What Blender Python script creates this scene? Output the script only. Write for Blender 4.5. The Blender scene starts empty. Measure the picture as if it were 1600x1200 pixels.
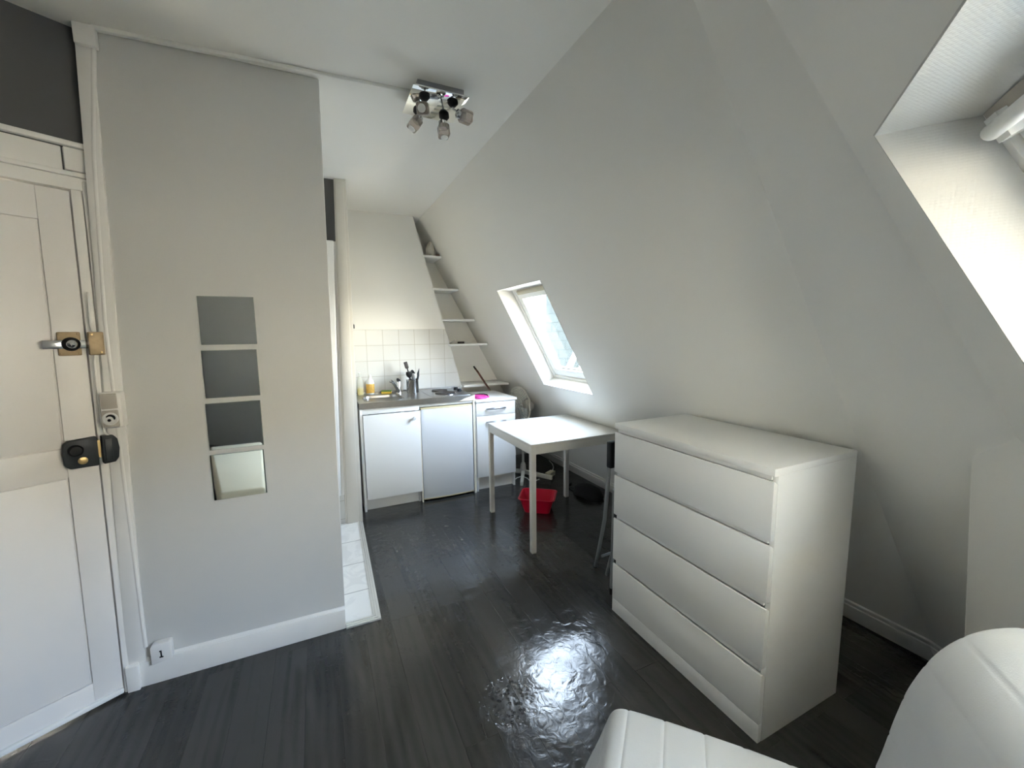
import bpy, bmesh, math, random
from mathutils import Vector, Matrix
random.seed(7)
PI = math.pi
COL = bpy.context.scene.collection
sc = bpy.context.scene

# ------------------------------------------------------------------ materials
def mat(name, base=(.8, .8, .8), rough=.5, metal=0.0, spec=.5, bump=None, noise=None, trans=0.0, coat=0.0, sheen=0.0, ior=1.45):
    m = bpy.data.materials.new(name); m.use_nodes = True
    nt = m.node_tree; b = nt.nodes['Principled BSDF']
    b.inputs['Base Color'].default_value = (*base, 1)
    b.inputs['Roughness'].default_value = rough
    b.inputs['Metallic'].default_value = metal
    b.inputs['Specular IOR Level'].default_value = spec
    b.inputs['Transmission Weight'].default_value = trans
    b.inputs['Coat Weight'].default_value = coat
    b.inputs['Sheen Weight'].default_value = sheen
    b.inputs['IOR'].default_value = ior
    tc = nt.nodes.new('ShaderNodeTexCoord')
    if noise:                       # (scale, amount) wear-like variation of the colour
        n = nt.nodes.new('ShaderNodeTexNoise'); n.inputs['Scale'].default_value = noise[0]; n.inputs['Detail'].default_value = 5
        nt.links.new(tc.outputs['Object'], n.inputs['Vector'])
        mx = nt.nodes.new('ShaderNodeMix'); mx.data_type = 'RGBA'
        a = noise[1]
        mx.inputs['A'].default_value = (*[c * (1 - a) for c in base], 1)
        mx.inputs['B'].default_value = (*[min(1, c * (1 + a)) for c in base], 1)
        nt.links.new(n.outputs['Fac'], mx.inputs['Factor']); nt.links.new(mx.outputs['Result'], b.inputs['Base Color'])
    if bump:                        # (scale, strength, distance)
        n = nt.nodes.new('ShaderNodeTexNoise'); n.inputs['Scale'].default_value = bump[0]; n.inputs['Detail'].default_value = 3
        nt.links.new(tc.outputs['Object'], n.inputs['Vector'])
        bp = nt.nodes.new('ShaderNodeBump'); bp.inputs['Strength'].default_value = bump[1]; bp.inputs['Distance'].default_value = bump[2]
        nt.links.new(n.outputs['Fac'], bp.inputs['Height']); nt.links.new(bp.outputs['Normal'], b.inputs['Normal'])
    return m

M = {}
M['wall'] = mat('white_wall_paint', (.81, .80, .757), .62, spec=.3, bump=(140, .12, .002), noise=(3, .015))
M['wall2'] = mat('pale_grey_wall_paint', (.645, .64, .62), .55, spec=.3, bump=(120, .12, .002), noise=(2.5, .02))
M['ceil'] = mat('white_ceiling_paint', (.87, .858, .81), .75, spec=.2, bump=(90, .08, .002))
M['grey'] = mat('dark_grey_wall_paint', (.105, .106, .107), .7, spec=.25, bump=(120, .1, .002))
M['gloss'] = mat('glossy_white_trim_paint', (.78, .765, .735), .38, spec=.4, bump=(30, .08, .004), noise=(6, .03))
M['doorp'] = mat('white_door_paint', (.76, .735, .71), .4, spec=.35, bump=(35, .06, .003), noise=(4, .025))
M['lam'] = mat('white_laminate', (.84, .838, .82), .32, spec=.4, bump=(400, .03, .0005))
M['lamblue'] = mat('white_fridge_enamel', (.65, .672, .70), .28, spec=.5, bump=(250, .03, .0005))
M['cream'] = mat('aged_cream_plastic', (.66, .56, .34), .5)
M['tabletop'] = mat('white_table_lacquer', (.67, .655, .615), .3, spec=.45, bump=(200, .03, .0005))
M['tablemetal'] = mat('white_powder_coat', (.70, .685, .64), .4)
M['steel'] = mat('brushed_stainless_steel', (.33, .326, .318), .3, metal=1.0, bump=(200, .05, .0005), noise=(30, .12))
M['chrome'] = mat('chrome', (.62, .63, .64), .14, metal=1.0)
M['satin'] = mat('satin_silver_metal', (.36, .365, .38), .35, metal=1.0)
M['black'] = mat('black_plastic', (.009, .009, .010), .5, spec=.3)
M['castiron'] = mat('dark_cast_iron', (.03, .024, .022), .55, noise=(40, .3))
M['graphite'] = mat('dark_grey_lock_metal', (.028, .033, .038), .45, metal=.2, spec=.35)
M['brass'] = mat('worn_brass', (.42, .31, .15), .38, metal=.85, noise=(60, .2))
M['bronze'] = mat('tarnished_brass_paint', (.36, .27, .16), .5, metal=.35, noise=(70, .25))
M['mirror'] = mat('mirror_silver', (.80, .82, .80), .02, metal=1.0)
M['mirror_edge'] = mat('green_glass_edge', (.12, .2, .16), .2)
M['fabric'] = mat('white_cotton_cover', (.52, .535, .55), .9, spec=.15, bump=(350, .25, .001), sheen=.1, noise=(5, .03))
M['red'] = mat('red_plastic', (.55, .004, .03), .35, spec=.4)
M['pink'] = mat('pink_cloth', (.75, .07, .36), .8, bump=(60, .4, .004))
M['wood'] = mat('dark_red_brown_wood', (.09, .03, .018), .45, noise=(25, .35))
M['fan'] = mat('aged_white_plastic', (.58, .56, .50), .4)
M['beige'] = mat('beige_plastic', (.55, .51, .38), .45)
M['greyplastic'] = mat('aged_grey_beige_plastic', (.44, .41, .36), .45)
M['greymetal'] = mat('grey_painted_steel', (.30, .31, .31), .4, metal=.4)
M['yellow'] = mat('yellow_washing_liquid', (.75, .58, .03), .2)
M['orange'] = mat('orange_yellow_paper_label', (.80, .42, .09), .55, noise=(45, .5))
M['spongegreen'] = mat('green_scouring_pad', (.12, .22, .05), .95, bump=(200, .5, .002))
M['spongeyellow'] = mat('yellow_sponge', (.75, .55, .09), .95, bump=(150, .5, .002))
M['whiteplastic'] = mat('white_plastic', (.74, .74, .72), .35)
M['bag'] = mat('crumpled_white_plastic_bag', (.60, .58, .53), .45, bump=(40, .5, .01))
M['darkcloth'] = mat('black_nylon_cloth', (.010, .010, .011), .8, bump=(40, .4, .01))
M['bulbglass'] = mat('smoky_amber_glass', (.72, .63, .55), .15, trans=.8, spec=.5)
M['alum'] = mat('aluminium_floor_strip', (.66, .66, .63), .35, metal=.5)
M['zinc'] = mat('pale_zinc_roof', (.62, .68, .72), .5)
M['benchcream'] = mat('added_bench_cover', (.72, .66, .50), .9, bump=(30, .3, .004))
M['concrete'] = mat('outside_pale_stone', (.25, .222, .18), .9, noise=(1, .1))
M['jamb'] = mat('old_cream_gloss_paint', (.64, .61, .545), .4, spec=.4, bump=(30, .08, .004), noise=(6, .03))
M['bounceroof'] = mat('bounce_roof_stone', (.76, .70, .60), .9)
M['patch'] = mat('bare_cream_filler', (.74, .68, .55), .7, noise=(30, .08))

def glass_mat():
    m = bpy.data.materials.new('window_glass'); m.use_nodes = True
    nt = m.node_tree; nt.nodes.remove(nt.nodes['Principled BSDF'])
    out = nt.nodes['Material Output']
    t = nt.nodes.new('ShaderNodeBsdfTransparent'); t.inputs['Color'].default_value = (.96, .98, .98, 1)
    g = nt.nodes.new('ShaderNodeBsdfGlossy'); g.inputs['Roughness'].default_value = .02
    lw = nt.nodes.new('ShaderNodeLayerWeight'); lw.inputs['Blend'].default_value = .5
    pw = nt.nodes.new('ShaderNodeMath'); pw.operation = 'POWER'; pw.inputs[1].default_value = 5; nt.links.new(lw.outputs['Facing'], pw.inputs[0])
    f = nt.nodes.new('ShaderNodeMath'); f.operation = 'MULTIPLY_ADD'; f.inputs[1].default_value = .48; f.inputs[2].default_value = .02; nt.links.new(pw.outputs[0], f.inputs[0])
    mx = nt.nodes.new('ShaderNodeMixShader')
    nt.links.new(f.outputs[0], mx.inputs['Fac']); nt.links.new(t.outputs[0], mx.inputs[1]); nt.links.new(g.outputs[0], mx.inputs[2])
    nt.links.new(mx.outputs[0], out.inputs['Surface'])
    return m
M['glass'] = glass_mat()

def plastic_film():
    m = mat('clear_bottle_plastic', (.85, .87, .8), .15, spec=.5)
    nt = m.node_tree; b = nt.nodes['Principled BSDF']; b.inputs['Alpha'].default_value = .35
    return m
M['clear'] = plastic_film()

def floor_mat():
    m = bpy.data.materials.new('dark_oak_laminate'); m.use_nodes = True
    nt = m.node_tree; b = nt.nodes['Principled BSDF']; N = nt.nodes.new; L = nt.links.new
    tc = N('ShaderNodeTexCoord'); sp = N('ShaderNodeSeparateXYZ'); L(tc.outputs['Object'], sp.inputs[0])
    cb = N('ShaderNodeCombineXYZ'); L(sp.outputs['Y'], cb.inputs['X']); L(sp.outputs['X'], cb.inputs['Y'])
    br = N('ShaderNodeTexBrick'); br.offset = .37; br.inputs['Scale'].default_value = 1
    br.inputs['Brick Width'].default_value = 1.25; br.inputs['Row Height'].default_value = .128
    br.inputs['Mortar Size'].default_value = .0009; br.inputs['Mortar Smooth'].default_value = .3
    br.inputs['Color1'].default_value = (.25, .25, .25, 1); br.inputs['Color2'].default_value = (.8, .8, .8, 1); br.inputs['Mortar'].default_value = (.1, .1, .1, 1)
    L(cb.outputs[0], br.inputs['Vector'])
    # each plank gets its own offset of the grain
    ad = N('ShaderNodeVectorMath'); ad.operation = 'MULTIPLY_ADD'
    L(br.outputs['Color'], ad.inputs[0]); ad.inputs[1].default_value = (3.1, 7.7, 0); L(cb.outputs[0], ad.inputs[2])
    mp = N('ShaderNodeMapping'); mp.inputs['Scale'].default_value = (1.1, 8, 1); L(ad.outputs[0], mp.inputs['Vector'])
    n1 = N('ShaderNodeTexNoise'); n1.inputs['Scale'].default_value = 1.3; n1.inputs['Detail'].default_value = 6; n1.inputs['Distortion'].default_value = 1.2
    L(mp.outputs[0], n1.inputs['Vector'])
    wv = N('ShaderNodeTexWave'); wv.wave_type = 'RINGS'; wv.inputs['Scale'].default_value = .9; wv.inputs['Distortion'].default_value = 5; wv.inputs['Detail'].default_value = 3
    wv.inputs['Detail Scale'].default_value = .7
    L(mp.outputs[0], wv.inputs['Vector'])
    ma = N('ShaderNodeMath'); ma.operation = 'MULTIPLY_ADD'; L(wv.outputs['Fac'], ma.inputs[0]); ma.inputs[1].default_value = .16; L(n1.outputs['Fac'], ma.inputs[2])
    m2 = N('ShaderNodeMath'); m2.operation = 'MULTIPLY_ADD'; L(br.outputs['Color'], m2.inputs[0]); m2.inputs[1].default_value = .70; L(ma.outputs[0], m2.inputs[2])
    cr = N('ShaderNodeValToRGB'); cr.color_ramp.elements[0].position = .42; cr.color_ramp.elements[0].color = (.008, .0078, .0073, 1)
    cr.color_ramp.elements[1].position = 1.15 if False else 1.0; cr.color_ramp.elements[1].color = (.040, .0388, .036, 1)
    L(m2.outputs[0], cr.inputs['Fac'])
    dk = N('ShaderNodeMix'); dk.data_type = 'RGBA'; L(br.outputs['Fac'], dk.inputs['Factor']); L(cr.outputs[0], dk.inputs['A']); dk.inputs['B'].default_value = (.012, .012, .011, 1)
    L(dk.outputs['Result'], b.inputs['Base Color'])
    # roughness varies with scuffs
    n2 = N('ShaderNodeTexNoise'); n2.inputs['Scale'].default_value = 4; n2.inputs['Detail'].default_value = 6; L(tc.outputs['Object'], n2.inputs['Vector'])
    mr = N('ShaderNodeMapRange'); mr.inputs['From Min'].default_value = .3; mr.inputs['From Max'].default_value = .7; mr.inputs['To Min'].default_value = .10; mr.inputs['To Max'].default_value = .26; L(n2.outputs['Fac'], mr.inputs['Value'])
    L(mr.outputs[0], b.inputs['Roughness']); b.inputs['Specular IOR Level'].default_value = .5
    # worn, blistered and wavy surface: broad swell + wrinkles + fine scratches
    n3 = N('ShaderNodeTexNoise'); n3.inputs['Scale'].default_value = 5; n3.inputs['Detail'].default_value = 2; L(tc.outputs['Object'], n3.inputs['Vector'])
    n4 = N('ShaderNodeTexNoise'); n4.inputs['Scale'].default_value = 22; n4.inputs['Detail'].default_value = 3; n4.inputs['Distortion'].default_value = 1.0; L(tc.outputs['Object'], n4.inputs['Vector'])
    mp5 = N('ShaderNodeMapping'); mp5.inputs['Scale'].default_value = (26, 5, 1); L(tc.outputs['Object'], mp5.inputs['Vector'])
    n5 = N('ShaderNodeTexNoise'); n5.inputs['Scale'].default_value = 2; n5.inputs['Detail'].default_value = 4; L(mp5.outputs[0], n5.inputs['Vector'])
    b1 = N('ShaderNodeBump'); b1.inputs['Strength'].default_value = .5; b1.inputs['Distance'].default_value = .012; L(n3.outputs['Fac'], b1.inputs['Height'])
    b2 = N('ShaderNodeBump'); b2.inputs['Strength'].default_value = .45; b2.inputs['Distance'].default_value = .0035; L(n4.outputs['Fac'], b2.inputs['Height']); L(b1.outputs[0], b2.inputs['Normal'])
    b3 = N('ShaderNodeBump'); b3.inputs['Strength'].default_value = .06; b3.inputs['Distance'].default_value = .001; L(n5.outputs['Fac'], b3.inputs['Height']); L(b2.outputs[0], b3.inputs['Normal'])
    # a patch of small blisters and a few long wrinkles in the film
    vo = N('ShaderNodeTexVoronoi'); vo.inputs['Scale'].default_value = 62; L(tc.outputs['Object'], vo.inputs['Vector'])
    ds = N('ShaderNodeVectorMath'); ds.operation = 'DISTANCE'; L(tc.outputs['Object'], ds.inputs[0]); ds.inputs[1].default_value = (.60, 1.365, 0)
    m1 = N('ShaderNodeMapRange'); m1.inputs['From Min'].default_value = .05; m1.inputs['From Max'].default_value = .13; m1.inputs['To Min'].default_value = 1; m1.inputs['To Max'].default_value = 0; L(ds.outputs['Value'], m1.inputs['Value'])
    v1 = N('ShaderNodeMapRange'); v1.inputs['From Min'].default_value = .12; v1.inputs['From Max'].default_value = .42; v1.inputs['To Min'].default_value = 1; v1.inputs['To Max'].default_value = 0; L(vo.outputs['Distance'], v1.inputs['Value'])
    mu = N('ShaderNodeMath'); mu.operation = 'MULTIPLY'; L(m1.outputs[0], mu.inputs[0]); L(v1.outputs[0], mu.inputs[1])
    b4 = N('ShaderNodeBump'); b4.inputs['Strength'].default_value = .8; b4.inputs['Distance'].default_value = .004; L(mu.outputs[0], b4.inputs['Height']); L(b3.outputs[0], b4.inputs['Normal'])
    L(b4.outputs[0], b.inputs['Normal'])
    return m
M['floor'] = floor_mat()

def tile_mat(name, base, grout, w, h, ox, oy, swap, rough, mort=.0022, vein=False, spec=.5):
    m = bpy.data.materials.new(name); m.use_nodes = True
    nt = m.node_tree; b = nt.nodes['Principled BSDF']; N = nt.nodes.new; L = nt.links.new
    tc = N('ShaderNodeTexCoord'); sp = N('ShaderNodeSeparateXYZ'); L(tc.outputs['Object'], sp.inputs[0])
    cb = N('ShaderNodeCombineXYZ')
    L(sp.outputs[swap[0]], cb.inputs['X']); L(sp.outputs[swap[1]], cb.inputs['Y'])
    mp = N('ShaderNodeMapping'); mp.inputs['Location'].default_value = (-ox, -oy, 0); L(cb.outputs[0], mp.inputs['Vector'])
    br = N('ShaderNodeTexBrick'); br.offset = 0; br.inputs['Scale'].default_value = 1
    br.inputs['Brick Width'].default_value = w; br.inputs['Row Height'].default_value = h; br.inputs['Mortar Size'].default_value = mort
    br.inputs['Mortar Smooth'].default_value = .2
    br.inputs['Color1'].default_value = (*base, 1); br.inputs['Color2'].default_value = (*[c * .97 for c in base], 1); br.inputs['Mortar'].default_value = (*grout, 1)
    L(mp.outputs[0], br.inputs['Vector'])
    if vein:
        n = N('ShaderNodeTexNoise'); n.inputs['Scale'].default_value = 5; n.inputs['Detail'].default_value = 8; n.inputs['Distortion'].default_value = 2.5; L(tc.outputs['Object'], n.inputs['Vector'])
        cr = N('ShaderNodeValToRGB'); cr.color_ramp.elements[0].position = .42; cr.color_ramp.elements[0].color = (.90, .90, .905, 1)
        cr.color_ramp.elements[1].position = .52; cr.color_ramp.elements[1].color = (1, 1, 1, 1); L(n.outputs['Fac'], cr.inputs[0])
        mx = N('ShaderNodeMix'); mx.data_type = 'RGBA'; mx.blend_type = 'MULTIPLY'; mx.inputs['Factor'].default_value = 1
        L(br.outputs['Color'], mx.inputs['A']); L(cr.outputs[0], mx.inputs['B']); L(mx.outputs['Result'], b.inputs['Base Color'])
    else:
        L(br.outputs['Color'], b.inputs['Base Color'])
    b.inputs['Roughness'].default_value = rough; b.inputs['Specular IOR Level'].default_value = spec
    inv = N('ShaderNodeMath'); inv.operation = 'SUBTRACT'; inv.inputs[0].default_value = 1; L(br.outputs['Fac'], inv.inputs[1])
    bp = N('ShaderNodeBump'); bp.inputs['Strength'].default_value = .6; bp.inputs['Distance'].default_value = .001; L(inv.outputs[0], bp.inputs['Height'])
    L(bp.outputs[0], b.inputs['Normal'])
    return m
M['walltile'] = tile_mat('white_glazed_wall_tile', (.64, .64, .615), (.44, .42, .37), .1475, .1455, .416, 1.499, ('X', 'Z'), .08, spec=.16)
M['floortile'] = tile_mat('white_marbled_floor_tile', (.76, .76, .74), (.36, .36, .36), .4, .312, -.45, 2.05, ('X', 'Y'), .25, .004, vein=True)
M['slate'] = tile_mat('pale_grey_roof_slates', (.022, .027, .0285), (.013, .017, .018), .22, .13, 0, 0, ('Y', 'Z'), .8, .006, spec=.05)
M['slate'].node_tree.nodes['Brick Texture'].offset = .5

def weave_mat():
    m = mat('woven_glassfibre_wallpaper', (.57, .565, .54), .6, spec=.3)
    nt = m.node_tree; b = nt.nodes['Principled BSDF']; N = nt.nodes.new; L = nt.links.new
    tc = N('ShaderNodeTexCoord'); v = N('ShaderNodeTexVoronoi'); v.inputs['Scale'].default_value = 170; v.inputs['Randomness'].default_value = .25
    L(tc.outputs['Object'], v.inputs['Vector'])
    bp = N('ShaderNodeBump'); bp.inputs['Strength'].default_value = .35; bp.inputs['Distance'].default_value = .002; bp.invert = True
    L(v.outputs['Distance'], bp.inputs['Height']); L(bp.outputs[0], b.inputs['Normal'])
    return m
M['weave'] = weave_mat()

def dots_mat():                     # drilled utensil pot
    m = mat('perforated_stainless_steel', (.50, .49, .47), .26, metal=1.0)
    nt = m.node_tree; b = nt.nodes['Principled BSDF']; N = nt.nodes.new; L = nt.links.new
    tc = N('ShaderNodeTexCoord'); sp = N('ShaderNodeSeparateXYZ'); L(tc.outputs['Object'], sp.inputs[0])
    at = N('ShaderNodeMath'); at.operation = 'ARCTAN2'; L(sp.outputs['Y'], at.inputs[0]); L(sp.outputs['X'], at.inputs[1])
    def cell(src, k, off):
        a = N('ShaderNodeMath'); a.operation = 'MULTIPLY_ADD'; a.inputs[1].default_value = k; a.inputs[2].default_value = off; L(src, a.inputs[0])
        f = N('ShaderNodeMath'); f.operation = 'FRACT'; L(a.outputs[0], f.inputs[0])
        s = N('ShaderNodeMath'); s.operation = 'SUBTRACT'; s.inputs[1].default_value = .5; L(f.outputs[0], s.inputs[0])
        return s.outputs[0]
    u = cell(at.outputs[0], 24 / (2 * PI), 40); w = cell(sp.outputs['Z'], 80, 40)
    c = N('ShaderNodeCombineXYZ'); L(u, c.inputs[0]); L(w, c.inputs[1])
    ln = N('ShaderNodeVectorMath'); ln.operation = 'LENGTH'; L(c.outputs[0], ln.inputs[0])
    lt = N('ShaderNodeMath'); lt.operation = 'LESS_THAN'; lt.inputs[1].default_value = .24; L(ln.outputs['Value'], lt.inputs[0])
    za = N('ShaderNodeMath'); za.operation = 'GREATER_THAN'; za.inputs[1].default_value = .014; L(sp.outputs['Z'], za.inputs[0])
    ml = N('ShaderNodeMath'); ml.operation = 'MULTIPLY'; L(lt.outputs[0], ml.inputs[0]); L(za.outputs[0], ml.inputs[1])
    mx = N('ShaderNodeMix'); mx.data_type = 'RGBA'; mx.inputs['A'].default_value = (.50, .49, .47, 1); mx.inputs['B'].default_value = (.02, .02, .02, 1)
    L(ml.outputs[0], mx.inputs['Factor']); L(mx.outputs['Result'], b.inputs['Base Color'])
    return m
M['dots'] = dots_mat()

# ------------------------------------------------------------------ mesh builder
class MB:
    """Collects shapes in world coordinates (through an optional matrix) and links them as ONE mesh object."""
    def __init__(s, T=None):
        s.v = []; s.f = []; s.T = T
    def add(s, vs, fs):
        o = len(s.v)
        s.v += [(s.T @ Vector(p)) if s.T else Vector(p) for p in vs]
        s.f += [tuple(i + o for i in f) for f in fs]
        return s
    def box(s, x0, x1, y0, y1, z0, z1):
        return s.add([(x, y, z) for z in (z0, z1) for y in (y0, y1) for x in (x0, x1)],
                     [(0, 2, 3, 1), (4, 5, 7, 6), (0, 1, 5, 4), (2, 6, 7, 3), (0, 4, 6, 2), (1, 3, 7, 5)])
    def hexa(s, a, b):               # two quads, a below/behind b
        return s.add(list(a) + list(b), [(3, 2, 1, 0), (4, 5, 6, 7)] + [(i, (i + 1) % 4, 4 + (i + 1) % 4, 4 + i) for i in range(4)])
    def prism(s, poly, d):           # polygon (3D points) pushed by vector d
        n = len(poly); d = Vector(d)
        return s.add([Vector(p) for p in poly] + [Vector(p) + d for p in poly],
                     [tuple(range(n - 1, -1, -1)), tuple(range(n, 2 * n))] + [(i, (i + 1) % n, n + (i + 1) % n, n + i) for i in range(n)])
    def loops(s, rings, close=True, cap=True):
        n = len(rings[0]); vs = [p for r in rings for p in r]; fs = []
        for k in range(len(rings) - 1):
            for i in range(n if close else n - 1):
                j = (i + 1) % n
                fs.append((k * n + i, k * n + j, (k + 1) * n + j, (k + 1) * n + i))
        if cap:
            fs.append(tuple(range(n - 1, -1, -1))); fs.append(tuple((len(rings) - 1) * n + i for i in range(n)))
        return s.add(vs, fs)
    def tube(s, pts, r, n=10, cap=True, closed=False):
        pts = [Vector(p) for p in pts]; rings = []; prev = None; m = len(pts)
        for i, p in enumerate(pts):
            if closed:
                t = (pts[(i + 1) % m] - pts[i - 1]).normalized()
            else:
                t = (pts[min(i + 1, m - 1)] - pts[max(i - 1, 0)]).normalized()
            if prev is None:
                a = Vector((0, 0, 1)) if abs(t.z) < .9 else Vector((1, 0, 0))
                u = t.cross(a).normalized()
            else:
                u = (prev - t * prev.dot(t)).normalized()
            prev = u; w = t.cross(u); rr = r[i] if isinstance(r, (list, tuple)) else r
            rings.append([p + (u * math.cos(2 * PI * k / n) + w * math.sin(2 * PI * k / n)) * rr for k in range(n)])
        if closed:
            rings.append(rings[0]); cap = False
        return s.loops(rings, True, cap)
    def cyl(s, a, b, r0, r1=None, n=24):
        return s.tube([a, b], [r0, r0 if r1 is None else r1], n)
    def lathe(s, c, axis, prof, n=32):  # prof: (radius, distance along axis)
        c = Vector(c); ax = Vector(axis).normalized()
        u = ax.cross(Vector((0, 0, 1)) if abs(ax.z) < .9 else Vector((1, 0, 0))).normalized(); w = ax.cross(u)
        rings = [[c + ax * d + (u * math.cos(2 * PI * k / n) + w * math.sin(2 * PI * k / n)) * max(r, 1e-5) for k in range(n)] for r, d in prof]
        return s.loops(rings, True, True)
    def build(s, name, m, parent=None, bevel=0.0, smooth=False, origin=None, seg=2, subsurf=0):
        if parent is not None:
            o = Vector((0, 0, 0)); p = parent
            while p is not None:
                o += p.location; p = p.parent
        elif origin is not None:
            o = Vector(origin)
        else:
            xs = [v.x for v in s.v]; ys = [v.y for v in s.v]; zs = [v.z for v in s.v]
            o = Vector(((min(xs) + max(xs)) / 2, (min(ys) + max(ys)) / 2, min(zs)))
        me = bpy.data.meshes.new(name)
        me.from_pydata([tuple(v - o) for v in s.v], [], s.f); me.validate()
        bm = bmesh.new(); bm.from_mesh(me); bmesh.ops.recalc_face_normals(bm, faces=bm.faces); bm.to_mesh(me); bm.free()
        me.materials.append(M[m] if isinstance(m, str) else m)
        ob = bpy.data.objects.new(name, me); COL.objects.link(ob)
        if parent is not None:
            ob.parent = parent
        else:
            ob.location = o
        if subsurf:
            sm = ob.modifiers.new('subsurf', 'SUBSURF'); sm.levels = sm.render_levels = subsurf
        if bevel:
            bv = ob.modifiers.new('bevel', 'BEVEL'); bv.width = bevel; bv.segments = seg; bv.limit_method = 'ANGLE'; bv.angle_limit = math.radians(40)
            bv.harden_normals = False
        if smooth or bevel:
            for p in me.polygons: p.use_smooth = True
            es = ob.modifiers.new('split', 'EDGE_SPLIT'); es.split_angle = math.radians(38)
        return ob

def tag(o, label=None, cat=None, group=None, kind=None):
    if label: o['label'] = label
    if cat: o['category'] = cat
    if group: o['group'] = group
    if kind: o['kind'] = kind
    return o
def thing(name, label, cat, loc, group=None):
    o = bpy.data.objects.new(name, None); COL.objects.link(o); o.location = loc; o.empty_display_size = .05
    return tag(o, label, cat, group)
def struct(o):
    o['kind'] = 'structure'; return o
def rrect(x0, x1, y0, y1, r, z, n=5):
    pts = []
    for cx, cy, a0 in ((x1 - r, y1 - r, 0), (x0 + r, y1 - r, 90), (x0 + r, y0 + r, 180), (x1 - r, y0 + r, 270)):
        for k in range(n + 1):
            a = math.radians(a0 + 90 * k / n); pts.append((cx + r * math.cos(a), cy + r * math.sin(a), z))
    return pts
def arc(c, u, w, r, a0, a1, n):
    c, u, w = Vector(c), Vector(u), Vector(w)
    return [c + (u * math.cos(math.radians(a0 + (a1 - a0) * k / n)) + w * math.sin(math.radians(a0 + (a1 - a0) * k / n))) * r for k in range(n + 1)]

H = 2.55
# ------------------------------------------------------------------ the roof slopes
SX, SZ = .47914, .87774           # down-slope direction (horizontal part, vertical part)
class Slope:
    def __init__(s, az, c):
        a = math.radians(az); s.nh = Vector((math.sin(a), math.cos(a), 0)); s.c = c
        s.u = Vector((math.cos(a), -math.sin(a), 0))
        s.n = s.nh * SZ + Vector((0, 0, SX)); s.d = s.nh * SX - Vector((0, 0, SZ))
        s.o = s.nh * ((c - SX * H) / SZ) + Vector((0, 0, H))
        # columns u, d, n
        s.T = Matrix(((s.u.x, s.d.x, s.n.x, s.o.x), (s.u.y, s.d.y, s.n.y, s.o.y), (s.u.z, s.d.z, s.n.z, s.o.z), (0, 0, 0, 1)))
    def loc(s, p):
        q = Vector(p) - s.o; return q.dot(s.u), q.dot(s.d)
def meet(A, B, z):
    a1, b1 = A.n.x, A.n.y; a2, b2 = B.n.x, B.n.y; c1 = A.c - A.n.z * z; c2 = B.c - B.n.z * z
    D = a1 * b2 - a2 * b1
    return Vector(((c1 * b2 - c2 * b1) / D, (a1 * c2 - a2 * c1) / D, z))
F1 = Slope(90, 2.07146); FM = Slope(113, 1.6653); F2 = Slope(144, 1.0875)
SE = (H + .06) / SZ                # where the slopes run out below the floor
def facet(name, F, left, right, T, hole=None, wallm='wall'):
    """left/right: functions s -> u of the facet's two ends; hole (u0,u1,s0,s1); its top lining is level."""
    mb = MB(F.T); vs = []; idx = {}
    def V(u, s, o):
        k = (round(u, 5), round(s, 5), round(o, 5))
        if k not in idx: idx[k] = len(vs); vs.append((u, s, o))
        return idx[k]
    fs = []
    S0 = -.02
    for o in (0, T):
        if not hole:
            fs.append([V(left(S0), S0, o), V(right(S0), S0, o), V(right(SE), SE, o), V(left(SE), SE, o)])
        else:
            u0, u1, s0, s1 = hole
            h0 = s0 + (.546 * o)
            fs.append([V(left(S0), S0, o), V(right(S0), S0, o), V(right(s0), s0, o), V(u1, h0, o), V(u0, h0, o), V(left(s0), s0, o)])
            fs.append([V(left(s1), s1, o), V(u0, s1, o), V(u1, s1, o), V(right(s1), s1, o), V(right(SE), SE, o), V(left(SE), SE, o)])
            fs.append([V(left(s0), s0, o), V(u0, h0, o), V(u0, s1, o), V(left(s1), s1, o)])
            fs.append([V(right(s0), s0, o), V(u1, h0, o), V(u1, s1, o), V(right(s1), s1, o)])
    # rim
    for e in ((left, 'l'), (right, 'r')):
        f = e[0]
        ss = [S0] + ([hole[2], hole[3]] if hole else []) + [SE]
        for a, b in zip(ss, ss[1:]):
            fs.append([V(f(a), a, 0), V(f(b), b, 0), V(f(b), b, T), V(f(a), a, T)])
    for q in (S0, SE):
        fs.append([V(left(q), q, 0), V(right(q), q, 0), V(right(q), q, T), V(left(q), q, T)])
    mb.add(vs, fs)
    ob = mb.build(name, wallm, origin=(0, 0, 0))
    if hole:                        # the lining of the opening is its own piece
        u0, u1, s0, s1 = hole; hT = s0 + .546 * T; e = .004
        lm = MB(F.T)
        ring = lambda o, k, g: [(u0 + g, k + g, o), (u1 - g, k + g, o), (u1 - g, s1 - g, o), (u0 + g, s1 - g, o)]
        A = ring(-.002, s0, 0); B = ring(T, hT, 0); A2 = ring(-.002, s0, e); B2 = ring(T, hT, e)
        vs2 = A + B + A2 + B2
        f2 = []
        for i in range(4):
            j = (i + 1) % 4
            f2 += [(i, j, 4 + j, 4 + i), (8 + i, 8 + j, 12 + j, 12 + i), (i, j, 8 + j, 8 + i), (4 + i, 4 + j, 12 + j, 12 + i)]
        lm.add(vs2, f2)
        lm.build('lining', 'weave', parent=ob)
    return struct(ob)
def line(F, p, q):
    (u0, s0), (u1, s1) = F.loc(p), F.loc(q)
    return lambda s: u0 + (u1 - u0) * (s - s0) / (s1 - s0)
k1a, k1b = meet(F1, FM, 2.5), meet(F1, FM, .1)
k2a, k2b = meet(FM, F2, 2.5), meet(FM, F2, .1)
T1, T2 = .12, .14
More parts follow.
